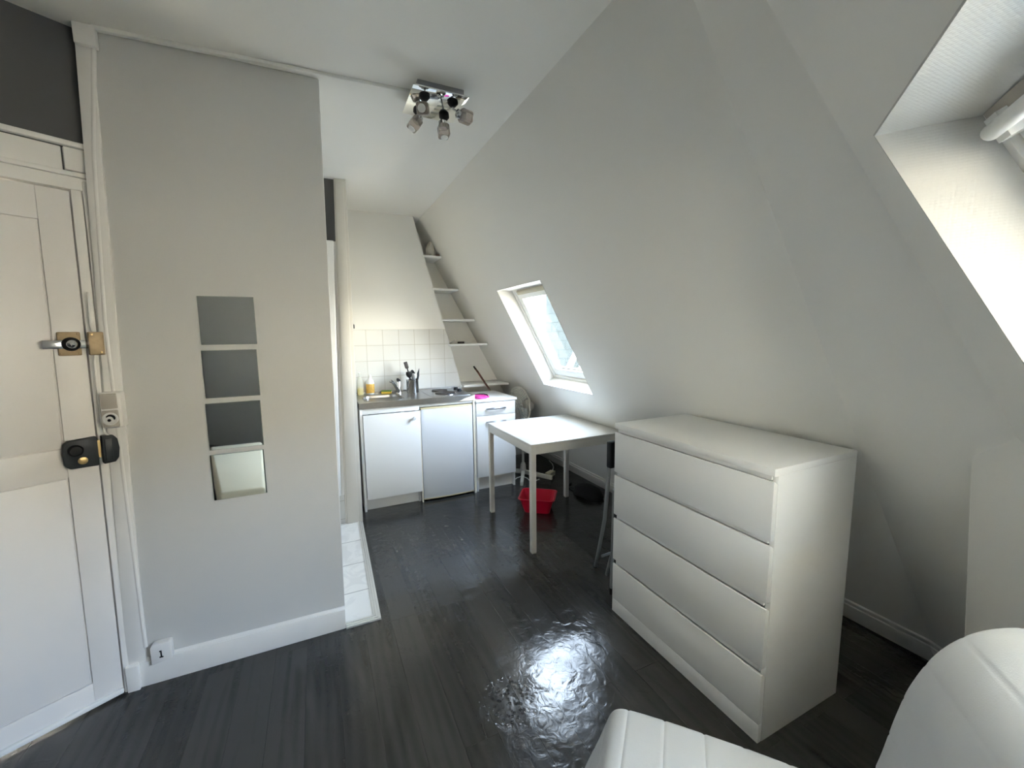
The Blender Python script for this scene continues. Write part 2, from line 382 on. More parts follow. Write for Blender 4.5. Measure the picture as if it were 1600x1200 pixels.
# F1.u points to -y: u = -y
hole1 = (-3.215, -2.478, .850, 1.778)
facet('wall_east', F1, lambda s: -4.46, line(F1, k1a, k1b), T1, hole1)
facet('wall_southeast', FM, line(FM, k1a, k1b), line(FM, k2a, k2b), T1)
hole2 = (-1.195, -.06, (H - 1.857) / SZ, (H - .90) / SZ)
facet('wall_south', F2, line(F2, k2a, k2b), lambda s: 3.3, T2, hole2)

def skylight(name, F, hole, T, bar):
    u0, u1, s0, s1 = hole; s0 = s0 + .546 * T
    def ring(mb, a, b, c, d, w, o0, o1):
        mb.box(a, b, c, c + w, o0, o1); mb.box(a, b, d - w, d, o0, o1)
        mb.box(a, a + w, c + w, d - w, o0, o1); mb.box(b - w, b, c + w, d - w, o0, o1)
        return mb
    fr = ring(MB(F.T), u0 - .03, u1 + .03, s0 - .03, s1 + .03, .055, T, T + .07).build(name, 'gloss', bevel=.003)
    struct(fr)
    i = .028
    sash = ring(MB(F.T), u0 + i, u1 - i, s0 + i, s1 - i, .062, T + .012, T + .065).build('sash', 'lam', parent=fr, bevel=.004)
    g = i + .058
    ring(MB(F.T), u0 + g, u1 - g, s0 + g, s1 - g, .012, T + .035, T + .045).build('gasket', 'greyplastic', parent=sash)
    MB(F.T).box(u0 + g, u1 - g, s0 + g, s1 - g, T + .045, T + .049).build('pane', 'glass', parent=sash)
    if bar == 'tube':
        mb = MB(F.T).tube([(u0 + .045, s0 + .045, T - .022), (u1 - .045, s0 + .045, T - .022)], .015, 16)
        for uu in (u0 + .06, (u0 + u1) / 2, u1 - .06):
            mb.box(uu - .02, uu + .02, s0 + .02, s0 + .07, T - .02, T + .02)
        mb.build('handle_bar', 'whiteplastic', parent=sash, smooth=True)
        MB(F.T).box(u0 + .015, u1 - .015, s0 + .004, s0 + .024, T - .004, T + .014).build('ventilation_flap', 'greyplastic', parent=sash)
    else:
        MB(F.T).box(u0 + .10, u1 - .10, s0 + .01, s0 + .045, T - .018, T + .012).build('handle_bar', 'beige', parent=sash, bevel=.006)
    return fr
skylight('window_1', F1, hole1, T1, 'box')
skylight('window_2', F2, hole2, T2, 'tube')

# ------------------------------------------------------------------ floor, ceiling, plain walls
struct(MB().box(-4, 3.2, -4.5, 4.6, -.12, 0).build('floor', 'floor', origin=(0, 0, 0)))
struct(MB().box(-4, 1.7, -4.5, 4.6, H, H + .1).build('ceiling', 'ceil', origin=(0, 0, 0)))

# kitchen end wall, cut off along the roof slope; the niche with the shelves lies between its slanted edge and the slope
bw = MB().prism([(.10, 4.06, 0), (1.335, 4.06, 0), (1.335, 4.06, .92), (1.318, 4.06, .939), (.893, 4.06, H), (.10, 4.06, H)], (0, .31, 0))
struct(bw.build('wall_north', 'wall', origin=(0, 0, 0)))
struct(MB().box(.7, 2.5, 4.37, 4.45, 0, H).build('wall_north_niche', 'wall', origin=(0, 0, 0)))
# partition between bathroom and kitchen: jamb with its trim board
jb = MB().hexa([(.116, 3.31, 0), (.243, 3.31, 0), (.268, 4.06, 0), (.116, 4.06, 0)], [(.182, 3.31, H), (.262, 3.31, H), (.276, 4.06, H), (.182, 4.06, H)])
struct(jb.build('wall_kitchen_side', 'jamb', origin=(0, 0, 0), bevel=.003))
struct(MB().hexa([(.128, 3.298, 0), (.212, 3.298, 0), (.212, 3.312, 0), (.128, 3.312, 0)], [(.188, 3.298, 2.53), (.244, 3.298, 2.53), (.244, 3.312, 2.53), (.188, 3.312, 2.53)]).build('trim_1', 'jamb', bevel=.003))
# bathroom entrance: back wall dark grey above, white panel below, curb
struct(MB().box(-.9, .19, 3.34, 3.42, 0, H).build('wall_bathroom', 'grey', origin=(0, 0, 0)))
struct(MB().hexa([(-.6, 3.300, .235), (.098, 3.300, .235), (.098, 3.34, .235), (-.6, 3.34, .235)], [(-.6, 3.300, 2.122), (.158, 3.300, 2.122), (.158, 3.34, 2.122), (-.6, 3.34, 2.122)]).build('door_1', 'whiteplastic', bevel=.010, seg=3))
struct(MB().box(-.9, .128, 3.322, 3.34, 0, .235).build('trim_2', 'walltile', origin=(0, 0, 0)))
struct(MB().hexa([(.100, 3.322, .235), (.128, 3.322, .235), (.128, 3.345, .235), (.100, 3.345, .235)], [(.16, 3.322, 2.12), (.19, 3.322, 2.12), (.19, 3.345, 2.12), (.16, 3.345, 2.12)]).build('trim_3', 'gloss'))
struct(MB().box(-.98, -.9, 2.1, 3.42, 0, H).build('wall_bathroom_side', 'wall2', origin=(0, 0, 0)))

# wall with the four mirrors (its right-hand edge leans a little)
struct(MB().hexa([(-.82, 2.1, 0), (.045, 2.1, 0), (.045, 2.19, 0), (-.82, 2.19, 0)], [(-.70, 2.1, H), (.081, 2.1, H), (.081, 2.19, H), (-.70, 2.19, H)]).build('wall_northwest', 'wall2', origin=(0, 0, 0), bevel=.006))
bb = MB().hexa([(-.775, 2.084, 0), (.044, 2.084, 0), (.044, 2.101, 0), (-.775, 2.101, 0)], [(-.77, 2.084, .108), (.046, 2.084, .100), (.046, 2.101, .100), (-.77, 2.101, .108)])
bb.hexa([(-.77, 2.088, .108), (.046, 2.088, .100), (.046, 2.101, .100), (-.77, 2.101, .108)], [(-.77, 2.096, .120), (.046, 2.096, .112), (.046, 2.101, .112), (-.77, 2.101, .120)])
struct(bb.build('baseboard_northwest', 'gloss', bevel=.002))
struct(MB().box(-.792, -.750, 2.070, 2.10, 0, .112).build('trim_4', 'gloss', bevel=.004))
# flat corner strip and round bead beside the door frame
def lean_strip(x0, x1, x0t, x1t, y0, y1, z0, z1):
    return MB().hexa([(x0, y0, z0), (x1, y0, z0), (x1, y1, z0), (x0, y1, z0)], [(x0t, y0, z1), (x1t, y0, z1), (x1t, y1, z1), (x0t, y1, z1)])
struct(lean_strip(-.79, -.728, -.70, -.655, 2.088, 2.102, .10, H).build('trim_5', 'gloss', bevel=.002))
struct(MB().tube([(-.724, 2.092, .17), (-.722, 2.092, 1.0), (-.718, 2.092, 1.52), (-.69, 2.092, 2.1), (-.654, 2.092, 2.48)], .0075, 10).build('trim_6', 'gloss', smooth=True))
struct(MB().box(-.70, -.640, 2.07, 2.102, 2.475, 2.545).build('trim_7', 'gloss', bevel=.004))

# wall with the entrance door, turned 29 degrees from the mirror wall
A29 = math.radians(29); DR = Vector((math.cos(A29), math.sin(A29), 0)); NR = Vector((math.sin(A29), -math.cos(A29), 0)); P0 = Vector((-.788, 2.09, 0))
LEAN = .0187
DT = Matrix(((DR.x, NR.x, DR.x * LEAN, P0.x), (DR.y, NR.y, DR.y * LEAN, P0.y), (0, 0, 1, 0), (0, 0, 0, 1)))   # (along, out, up)
D = lambda: MB(DT)
w = D().box(-2.9, -.83, -.12, 0, 0, H); w.box(-.83, .0, -.12, 0, 2.02, 2.150)
struct(w.build('wall_west', 'grey', origin=(0, 0, 0)))
struct(D().box(-.83, .045, -.12, 0, 2.150, H).build('wall_west_above_door', 'grey', origin=(0, 0, 0)))
struct(MB().hexa([tuple(P0 - DR * 2.9 + NR * 5), tuple(P0 - DR * 2.9), tuple(P0 - DR * 3.0), tuple(P0 - DR * 3.0 + NR * 5)],
                 [tuple(P0 - DR * 2.9 + NR * 5 + Vector((0, 0, H))), tuple(P0 - DR * 2.9 + Vector((0, 0, H))), tuple(P0 - DR * 3.0 + Vector((0, 0, H))), tuple(P0 - DR * 3.0 + NR * 5 + Vector((0, 0, H)))]).build('wall_southwest', 'grey', origin=(0, 0, 0)))
# door leaf with two sunk panels
leaf = D().box(-.758, -.021, -.045, -.010, .012, 1.978)
for a, b, z0, z1 in ((-.758, -.632, .012, 1.978), (-.104, -.021, .012, 1.978), (-.632, -.104, .012, .105), (-.632, -.104, .937, 1.047), (-.632, -.104, 1.865, 1.978)):
    leaf.box(a, b, -.0102, 0, z0, z1)
door = struct(leaf.build('door_2', 'doorp', bevel=.0015))
for z0, z1 in ((.105, .937), (1.047, 1.865)):
    D().box(-.627, -.1095, -.0101, -.003, z0 + .005, z1 - .005).build('door_panel', 'doorp', parent=door, bevel=.002)
D().box(-.758, -.021, -.002, .014, .010, .030).build('draught_strip', 'gloss', parent=door, bevel=.004)
# frame and header
fr = D().box(-.017, .012, -.1, .004, 0, 2.02); fr.box(.014, .030, -.1, .012, 0, 2.02); fr.box(-.79, -.762, -.1, .004, 0, 2.02)
fr.box(-.81, .030, -.1, .006, 1.985, 2.03)
struct(fr.build('trim_8', 'gloss', bevel=.003))
hd = D().box(-.83, .036, -.01, .014, 2.03, 2.047); hd.box(-.83, -.030, -.01, .004, 2.047, 2.128); hd.box(-.026, .034, -.01, .016, 2.05, 2.128); hd.box(-.83, .050, -.01, .022, 2.132, 2.150)
struct(hd.build('trim_9', 'gloss', bevel=.003))

# slope baseboards (they lie against the slope)
def slope_board(name, F, ua, ub):
    mb = MB(F.T); sz = lambda z: (H - z) / SZ
    mb.box(ua, ub, sz(.105), sz(-.004), -.016, .001); mb.box(ua, ub, sz(.128), sz(.105), -.010, .001)
    return struct(mb.build(name, 'gloss', bevel=.003))
kf = meet(F1, FM, .05); slope_board('baseboard_east', F1, -4.36, F1.loc(kf)[0] - .006)
kg = meet(FM, F2, .05); slope_board('baseboard_southeast', FM, FM.loc(kf)[0] + .006, FM.loc(kg)[0])
# low upright wall in front of the slope
a = math.radians(125); kn = Vector((math.sin(a), math.cos(a), 0)); ku = Vector((math.cos(a), -math.sin(a), 0)); kp = Vector((1.618, .477, 0))
q = [kp, kp + ku * 1.2, kp + ku * 1.2 + kn * .55, kp + kn * .75]
kl = Vector((.322, .034, 0))                          # it leans outwards towards the floor
struct(MB().hexa([tuple(p + kl) for p in q], [tuple(p - kl * .12 + Vector((0, 0, 1.22))) for p in q]).build('wall_knee', 'wall', origin=(0, 0, 0), bevel=.016, seg=3))

# tiles: backsplash and bathroom entrance
struct(MB().prism([(.272, 4.051, .905), (1.328, 4.051, .905), (1.318, 4.051, .939), (1.171, 4.051, 1.499), (.276, 4.051, 1.499)], (0, .0095, 0)).build('trim_10', 'walltile', origin=(0, 0, 0)))
struct(MB().hexa([(-.9, 2.19, .0), (.176, 2.11, .0), (.206, 3.31, .0), (-.9, 3.33, .0)], [(-.9, 2.19, .010), (.176, 2.11, .010), (.206, 3.31, .010), (-.9, 3.33, .010)]).build('floor_bathroom', 'floortile', origin=(0, 0, 0)))
es = MB()
for k in range(3):
    x = .176 + .0125 * k; z = .014 - .003 * k
    es.hexa([(x, 2.112 - .012 * k, 0), (x + .0125, 2.100 - .012 * k, 0), (x + .040, 3.298, 0), (x + .029, 3.298, 0)], [(x, 2.112 - .012 * k, z), (x + .0115, 2.100 - .012 * k, z), (x + .0395, 3.298, z), (x + .029, 3.298, z)])
    y = 2.112 - .012 * k
    es.hexa([(.046, y - .0125, 0), (x + .0125, y - .0125, 0), (x + .0005, y, 0), (.046, y, 0)], [(.046, y - .0115, z), (x + .0115, y - .0115, z), (x + .0005, y, z), (.046, y, z)])
struct(es.build('trim_11', 'alum'))

# ------------------------------------------------------------------ outside
rf = thing('neighbouring_roof', 'pale grey slate roof of the neighbouring house seen through the small skylight', 'roof', (3.25, 6.2, -1))
rx = lambda y, d=0: 3.2 - .4778 * (y - 5.2) + d
MB().prism([(rx(y), y, z) for y, z in ((5.22, .55), (4.02, 3.1), (7.4, 3.2), (7.4, -1), (5.9, -1))], (.22, .10, 0)).build('slates', 'slate', parent=rf)
MB().prism([(rx(y, -.012), y, z) for y, z in ((5.235, .50), (4.0, 3.12), (4.04, 3.14), (5.30, .50))], (.05, .02, 0)).build('verge', 'zinc', parent=rf)
struct(MB().box(4.4, 4.5, 4.6, 8.4, -3, 1.55).build('outside_zinc_wall', 'zinc', origin=(0, 0, 0)))
fc = MB()
o = F2.nh * 6
def fx(u0, u1, z0, z1, d0, d1):
    p = [o + F2.u * uu + F2.nh * dd for uu, dd in ((u0, d0), (u1, d0), (u1, d1), (u0, d1))]
    fc.hexa([tuple(q + Vector((0, 0, z0))) for q in p], [tuple(q + Vector((0, 0, z1))) for q in p])
fx(-2.3, 9, -12, 3.2, 0, 3); fx(-2.4, 9, 3.2, 3.4, -.3, 3)
for k in range(5):
    for z in (-3.2, -.1):
        fx(-1.6 + 2.2 * k, -1.5 + 2.2 * k, z, z + 2.0, -.1, .02); fx(-.5 + 2.2 * k, -.4 + 2.2 * k, z, z + 2.0, -.1, .02); fx(-1.7 + 2.2 * k, -.3 + 2.2 * k, z + 2.0, z + 2.2, -.15, .02); fx(-1.7 + 2.2 * k, -.3 + 2.2 * k, z - .12, z, -.2, .02)
struct(fc.build('outside_facade', 'concrete', origin=(0, 0, 0)))
struct(MB().box(2.75, 9, .9, 4.5, -1.4, -1.3).build('outside_bounce_roof', 'bounceroof', origin=(0, 0, 0)))  # unseen surface added to bounce sunlight up to the ceiling through the small skylight

# ------------------------------------------------------------------ four square mirrors
mir = [(-.4285, -.2315, 1.4175, 1.6155, 'topmost'), (-.432, -.2365, 1.194, 1.394, 'second from the top'), (-.4365, -.239, .972, 1.172, 'third from the top'), (-.439, -.2425, .7515, .9505, 'lowest')]
desc = {'topmost': 'topmost of the four square mirror tiles on the pale wall',
        'second from the top': 'square mirror tile second from the top of the column of four',
        'third from the top': 'square mirror tile third from the top of the column of four',
        'lowest': 'lowest square mirror tile, with the brightest reflection, on the pale wall'}
for x0, x1, z0, z1, k in mir:
    r = thing('mirror_tile', desc[k], 'mirror', ((x0 + x1) / 2, 2.097, z0), 'square mirror tiles in a column')
    MB().box(x0, x1, 2.0945, 2.0995, z0, z1).build('glass_edge', 'mirror_edge', parent=r)
    MB().box(x0 + .0008, x1 - .0008, 2.0940, 2.0946, z0 + .0008, z1 - .0008).build('mirror_face', 'mirror', parent=r)

# ------------------------------------------------------------------ door fittings
def dpt(s, d, z): return DT @ Vector((s, d, z))
r = thing('door_bolt', 'brass sliding bolt with round knob high on the white door', 'bolt', dpt(-.06, 0, 1.39))
D().box(-.094, -.034, 0, .014, 1.388, 1.474).build('bolt_plate', 'bronze', parent=r, bevel=.004)
D().box(-.132, -.012, .014, .024, 1.414, 1.444).build('sliding_bar', 'chrome', parent=r, bevel=.001)
D().lathe((-.062, .014, 1.430), (0, 1, 0), [(.023, 0), (.025, .012), (.019, .022), (.012, .028)], 24).build('knob_rim', 'black', parent=r, smooth=True)
D().lathe((-.062, .040, 1.430), (0, 1, 0), [(.014, 0), (.015, .004), (.010, .011), (.001, .014)], 24).build('knob', 'chrome', parent=r, smooth=True)
for s in (-.087, -.041):
    for z in (1.396, 1.466): D().lathe((s, .014, z), (0, 1, 0), [(.004, 0), (.003, .0015)], 12).build('screw', 'bronze', parent=r)
r = thing('bolt_keeper', 'brass keeper block on the door frame beside the sliding bolt', 'bolt', dpt(.0, 0, 1.39))
D().box(-.018, .024, .013, .040, 1.388, 1.474).build('keeper_block', 'bronze', parent=r, bevel=.004)
for s, z in ((-.008, 1.464), (.014, 1.398)): D().lathe((s, .040, z), (0, 1, 0), [(.0035, 0), (.003, .0015)], 12).build('screw', 'brass', parent=r)
r = thing('rim_lock', 'dark grey rim lock case with brass cylinder on the white door', 'lock', dpt(-.07, 0, .97))
zz = .968
D().prism([(s, 0, z) for s, z in ((-.022, zz), (-.100, zz + .004), (-.112, zz + .016), (-.116, zz + .06), (-.112, zz + .098), (-.100, zz + .108), (-.022, zz + .112))], (0, .030, 0)).build('lock_case', 'graphite', parent=r, bevel=.005)
D().lathe((-.083, .030, zz + .072), (0, 1, 0), [(.021, 0), (.021, .012), (.016, .018), (.004, .019)], 24).build('turn_knob', 'black', parent=r, smooth=True)
D().lathe((-.066, .030, zz + .030), (0, 1, 0), [(.0135, 0), (.0135, .004), (.010, .005), (.001, .005)], 24).build('cylinder', 'brass', parent=r, smooth=True)
D().box(-.022, -.014, .006, .022, zz + .030, zz + .095).build('latch', 'brass', parent=r)
r = thing('lock_keeper', 'dark grey curved strike box on the door frame beside the rim lock', 'lock', dpt(.01, 0, .97))
D().prism([(s, .013, z) for s, z in ((-.012, zz + .004), (.022, zz + .006), (.032, zz + .022), (.036, zz + .058), (.032, zz + .095), (.022, zz + .110), (-.012, zz + .114))], (0, .030, 0)).build('strike_box', 'graphite', parent=r, bevel=.004)
D().box(-.006, .016, .043, .048, zz + .016, zz + .102).build('strike_cover', 'graphite', parent=r, bevel=.002)
tag(MB().tube([(-.752, 2.079, 1.62), (-.756, 2.079, 1.50), (-.747, 2.077, 1.44), (-.760, 2.078, 1.36), (-.763, 2.078, 1.15), (-.757, 2.078, 1.09), (-.744, 2.074, 1.075), (-.762, 2.078, 1.02)], .004, 8).build('cable', 'gloss', smooth=True),
    'white painted cable bending along the door frame past the lock', 'cable')
# light switch above a round socket
r = thing('switch_box', 'greyish double wall box, blank switch over a round socket, beside the door frame', 'switch', (-.722, 2.08, 1.110))
MB().box(-.752, -.690, 2.052, 2.100, 1.110, 1.246).build('box', 'gloss', parent=r, bevel=.006)
MB().box(-.748, -.700, 2.046, 2.054, 1.184, 1.242).build('rocker', 'greyplastic', parent=r, bevel=.003)
s = MB().box(-.748, -.700, 2.046, 2.054, 1.114, 1.178).build('socket_plate', 'greyplastic', parent=r, bevel=.003)
MB().lathe((-.724, 2.046, 1.146), (0, -1, 0), [(.024, 0), (.023, .006), (.019, .006), (.018, .0015), (.001, .0015)], 28).build('socket_well', 'whiteplastic', parent=s, smooth=True)
MB().tube(arc((-.724, 2.0440, 1.147), (1, 0, 0), (0, 0, 1), .0125, -20, 150, 10), [.002, .003, .004, .0045, .0045, .004, .004, .0035, .003, .0025, .002], 8).build('socket_hole_and_shade', 'black', parent=s, smooth=True)  # black arc modelled in place of the shadow inside the round socket
MB().lathe((-.727, 2.0446, 1.141), (0, -1, 0), [(.0055, 0), (.0055, .002), (.001, .002)], 12).build('socket_hole_and_shade', 'black', parent=s)
# white phone socket on the baseboard
r = thing('phone_socket', 'white phone socket with a black mark on top of the baseboard', 'socket', (-.667, 2.08, .108))
MB().prism([(x, 2.062, z) for x, z in ((-.704, .096), (-.704, .172), (-.694, .186), (-.636, .186), (-.632, .180), (-.632, .108))], (0, .034, 0)).build('cover', 'gloss', parent=r, bevel=.006)
mb = MB().box(-.670, -.665, 2.0605, 2.063, .127, .155); mb.box(-.674, -.661, 2.0605, 2.063, .124, .129); mb.box(-.673, -.668, 2.0605, 2.063, .150, .155)
mb.build('mark', 'black', parent=r)

# ------------------------------------------------------------------ ceiling spotlights
tag(MB().hexa([(-.65, 2.078, H - .014), (.475, 2.022, H - .014), (.475, 2.042, H - .014), (-.65, 2.098, H - .014)], [(-.65, 2.078, H), (.475, 2.022, H), (.475, 2.042, H), (-.65, 2.098, H)]).build('cable_trunking', 'ceil', bevel=.002),
    'thin white cable cover along the ceiling to the spotlights', 'cable cover')
r = thing('ceiling_spotlight', 'ceiling lamp with square mirrored plate and four small glass spots', 'lamp', (.57, 2.015, 2.48))
MB().box(.468, .680, 1.928, 2.130, 2.506, H).build('base_box', 'satin', parent=r, bevel=.003)
MB().box(.440, .690, 1.888, 2.140, 2.500, 2.506).build('mirror_plate', 'mirror', parent=r, bevel=.001)
def spot(j, hc, aim):
    j, hc, aim = Vector(j), Vector(hc), Vector(aim).normalized()
    st = hc - aim * .034
    k = MB().lathe(j, (0, 0, -1), [(.024, 0), (.024, .008), (.014, .020), (.006, .022)], 20).build('swivel', 'black', parent=r, smooth=True)
    MB().tube([j + Vector((0, 0, -.015)), j + Vector((0, 0, -.030)), st * .5 + j * .5 + Vector((0, 0, -.012)), st], .0045, 8).build('arm', 'chrome', parent=k, smooth=True)
    MB().lathe(st - aim * .012, aim, [(.012, 0), (.019, .004), (.019, .040), (.016, .042)], 20).build('lamp_holder', 'chrome', parent=k, smooth=True)
    up = Vector((0, 0, 1)) if abs(aim.z) < .9 else Vector((0, 1, 0))
    u = aim.cross(up).normalized(); v = aim.cross(u)
    T = Matrix(((u.x, v.x, aim.x, hc.x), (u.y, v.y, aim.y, hc.y), (u.z, v.z, aim.z, hc.z), (0, 0, 0, 1)))
    q = .0245
    sh = MB(T).loops([rrect(-a, a, -a, a, a * .25, z, 2) for a, z in ((q * .75, -.030), (q, -.020), (q, .022), (q * .86, .030))]).build('glass_shade', 'bulbglass', parent=k, bevel=.002)
    MB(T).lathe((0, 0, .0305), (0, 0, 1), [(.017, 0), (.015, .004), (.007, .007), (.001, .0075)], 20).build('bulb', 'whiteplastic', parent=k, smooth=True)
spot((.502, 1.950, 2.500), (.484, 1.915, 2.425), (-.35, -.75, -.35))
spot((.505, 2.085, 2.500), (.484, 2.075, 2.432), (-.55, -.1, -.85))
spot((.630, 2.085, 2.500), (.600, 2.000, 2.390), (.05, -.15, -1))
spot((.632, 1.950, 2.500), (.688, 1.940, 2.442), (1, .1, -.12))

# ------------------------------------------------------------------ kitchenette
# sink cupboard
r = thing('sink_cupboard', 'white cupboard with round knob under the sink', 'cabinet', (.52, 3.75, 0))
b = MB().box(.276, .294, 3.478, 4.04, 0, .862); b.box(.294, .745, 3.50, 4.04, .09, .108); b.box(.294, .745, 4.02, 4.04, .09, .862); b.box(.727, .745, 3.50, 4.04, 0, .862)
b.box(.276, .294, 3.462, 3.478, .088, .862)
b.build('body', 'lam', parent=r, bevel=.0015)
MB().box(.294, .745, 3.52, 3.535, 0, .09).build('toe_kick', 'lam', parent=r)
MB().box(.276, .752, 3.468, 3.486, .815, .862).build('top_rail', 'lam', parent=r, bevel=.0015)
d = MB().box(.298, .750, 3.444, 3.462, .110, .811).build('door', 'lam', parent=r, bevel=.003)
MB().lathe((.700, 3.444, .757), (0, -1, 0), [(.008, 0), (.007, .010), (.014, .016), (.016, .022), (.013, .030), (.001, .032)], 24).build('knob', 'whiteplastic', parent=d, smooth=True)
# small fridge and its housing panels
r = thing('housing_panel', 'narrow white panel with yellowed edge between cupboard and fridge', 'panel', (.757, 3.75, 0))
MB().box(.752, .7615, 3.470, 4.04, 0, .812).build('board', 'lam', parent=r); MB().box(.7525, .7610, 3.466, 3.470, 0, .812).build('edge_band', 'patch', parent=r)
r = thing('housing_panel', 'narrow white panel with yellowed edge between fridge and drawer unit', 'panel', (1.239, 3.75, 0))
MB().box(1.231, 1.250, 3.466, 4.04, 0, .862).build('board', 'lam', parent=r); MB().box(1.231, 1.250, 3.462, 3.466, 0, .862).build('edge_band', 'patch', parent=r)
tag(MB().box(.752, 1.2305, 3.470, 3.486, .840, .862).build('worktop_rail', 'lam', bevel=.001), 'thin white rail above the fridge door', 'rail')
r = thing('fridge', 'small white fridge with yellowed top edge under the worktop', 'fridge', (.995, 3.75, 0))
MB().box(.766, 1.226, 3.500, 4.02, .016, .834).build('body', 'lamblue', parent=r, bevel=.004)
n = 14; pr = []
for k in range(n + 1):
    x = .7655 + (1.2255 - .7655) * k / n; pr.append((x, 3.468 - .012 * (1 - ((k - n / 2) / (n / 2)) ** 2), .028))
dp = MB().prism(pr + [(1.2255, 3.498, .028), (.7655, 3.498, .028)], (0, 0, .787)); dd = dp.build('door', 'lamblue', parent=r, bevel=.002)
MB().prism([(x, y + .001, .8152) for x, y, z in pr] + [(1.2255, 3.498, .8152), (.7655, 3.498, .8152)], (0, 0, .014)).build('door_top_cap', 'cream', parent=dd, bevel=.001)
MB().prism([(x, y + .001, .0275) for x, y, z in pr] + [(1.2255, 3.498, .0275), (.7655, 3.498, .0275)], (0, 0, -.008)).build('door_bottom_cap', 'cream', parent=dd)
for x in (.80, 1.19):
    for y in (3.54, 3.98): MB().cyl((x, y, 0), (x, y, .0165), .015).build('foot', 'black', parent=r)
# stainless worktop with sink and hob
r = thing('worktop', 'stainless steel kitchenette worktop with sink bowl and two hotplates', 'worktop', (.76, 3.75, .865))
x0, x1, y0, y1, zt = .274, 1.247, 3.452, 4.048, .910
hole = rrect(.335, .640, 3.530, 3.845, .075, zt, 6)
cx, cy = .4875, 3.6875
mb = MB()
# top plate left part (with the bowl) as a ring between the rim of the bowl and the rectangle
X1 = .862
def tor(p):
    dx, dy = p[0] - cx, p[1] - cy
    k = min(((X1 - cx) if dx > 0 else (x0 - cx)) / dx if abs(dx) > 1e-9 else 1e9, ((y1 - cy) if dy > 0 else (y0 - cy)) / dy if abs(dy) > 1e-9 else 1e9)
    return (cx + dx * k, cy + dy * k, zt)
# add the corners by snapping the nearest ray ends
outer = [tor(p) for p in hole]
for c in ((x0, y0), (X1, y0), (x0, y1), (X1, y1)):
    i = min(range(len(outer)), key=lambda i: (outer[i][0] - c[0]) ** 2 + (outer[i][1] - c[1]) ** 2); outer[i] = (c[0], c[1], zt)
nh = len(hole)
def scl(k, z): return [(cx + (p[0] - cx) * k, cy + (p[1] - cy) * k, z) for p in hole]
mb.loops([outer, scl(1.10, zt), scl(1.06, zt - .006), hole, scl(.98, zt - .02)], True, False)
mb.box(X1, x1, y0, y1, zt - .004, zt)
mb.box(x0, x1, y0 - .0005, y0 + .004, .863, zt - .0005); mb.box(x0, x0 + .003, y0, y1, .863, zt - .001); mb.box(x1 - .003, x1, y0, y1, .863, zt - .001)
mb.box(x0, x1, y1 - .006, y1, .863, zt + .012)
mb.build('steel_top', 'steel', parent=r, smooth=True)
bowl = MB().loops([scl(.98, zt - .018), scl(.955, zt - .07), scl(.90, zt - .125), scl(.78, zt - .145), scl(.2, zt - .150)], True, True).build('sink_bowl', 'steel', parent=r, smooth=True)
MB().lathe((cx, cy, zt - .149), (0, 0, 1), [(.028, 0), (.028, .003), (.018, .004), (.001, .002)], 24).build('drain', 'chrome', parent=bowl, smooth=True)
hp = MB().loops([rrect(X1 + .012, x1 - .014, 3.478, 3.985, .03, z, 4) for z in (zt + .0002, zt + .003)]).build('hob_plate', 'satin', parent=r, bevel=.001)
for xc, yc, rr in ((1.022, 3.800, .073), (1.026, 3.622, .090)):
    h = MB().lathe((xc, yc, zt + .002), (0, 0, 1), [(rr + .006, 0), (rr + .006, .006), (rr, .007)], 40).build('hotplate_rim', 'chrome', parent=r, smooth=True)
    MB().lathe((xc, yc, zt + .009), (0, 0, 1), [(rr, 0), (rr, .008), (rr - .004, .011), (.025, .011), (.022, .009), (.001, .009)], 40).build('hotplate', 'castiron', parent=h, smooth=True)
for xc, yc in ((1.196, 3.845), (1.192, 3.725)):
    MB().lathe((xc, yc, zt + .002), (0, 0, 1), [(.021, 0), (.020, .020), (.016, .026), (.001, .027)], 20).build('control_knob', 'black', parent=r, smooth=True)
MB().prism([(1.100, 3.4505, .8635), (1.247, 3.4505, .8635), (1.247, 3.4505, .9095), (1.150, 3.4505, .8840)], (0, .0012, 0)).build('bare_patch', 'patch', parent=r)
# mixer tap
r = thing('mixer_tap', 'chrome mixer tap leaning over the stainless sink', 'tap', (.668, 3.905, .91))
MB().lathe((.668, 3.905, .9106), (0, 0, 1), [(.026, 0), (.025, .006), (.020, .010), (.0195, .105), (.017, .112)], 24).build('body', 'chrome', parent=r, smooth=True)
MB().tube([(.660, 3.885, .930), (.640, 3.850, .962), (.608, 3.800, 1.012), (.582, 3.760, 1.044), (.574, 3.748, 1.046), (.570, 3.742, 1.036)], [.014, .0135, .0125, .012, .012, .0115], 16).build('spout', 'chrome', parent=r, smooth=True)
MB().tube([(.668, 3.905, 1.012), (.666, 3.902, 1.030), (.656, 3.880, 1.043), (.650, 3.862, 1.046)], [.017, .018, .012, .009], 14).build('lever', 'black', parent=r, smooth=True)
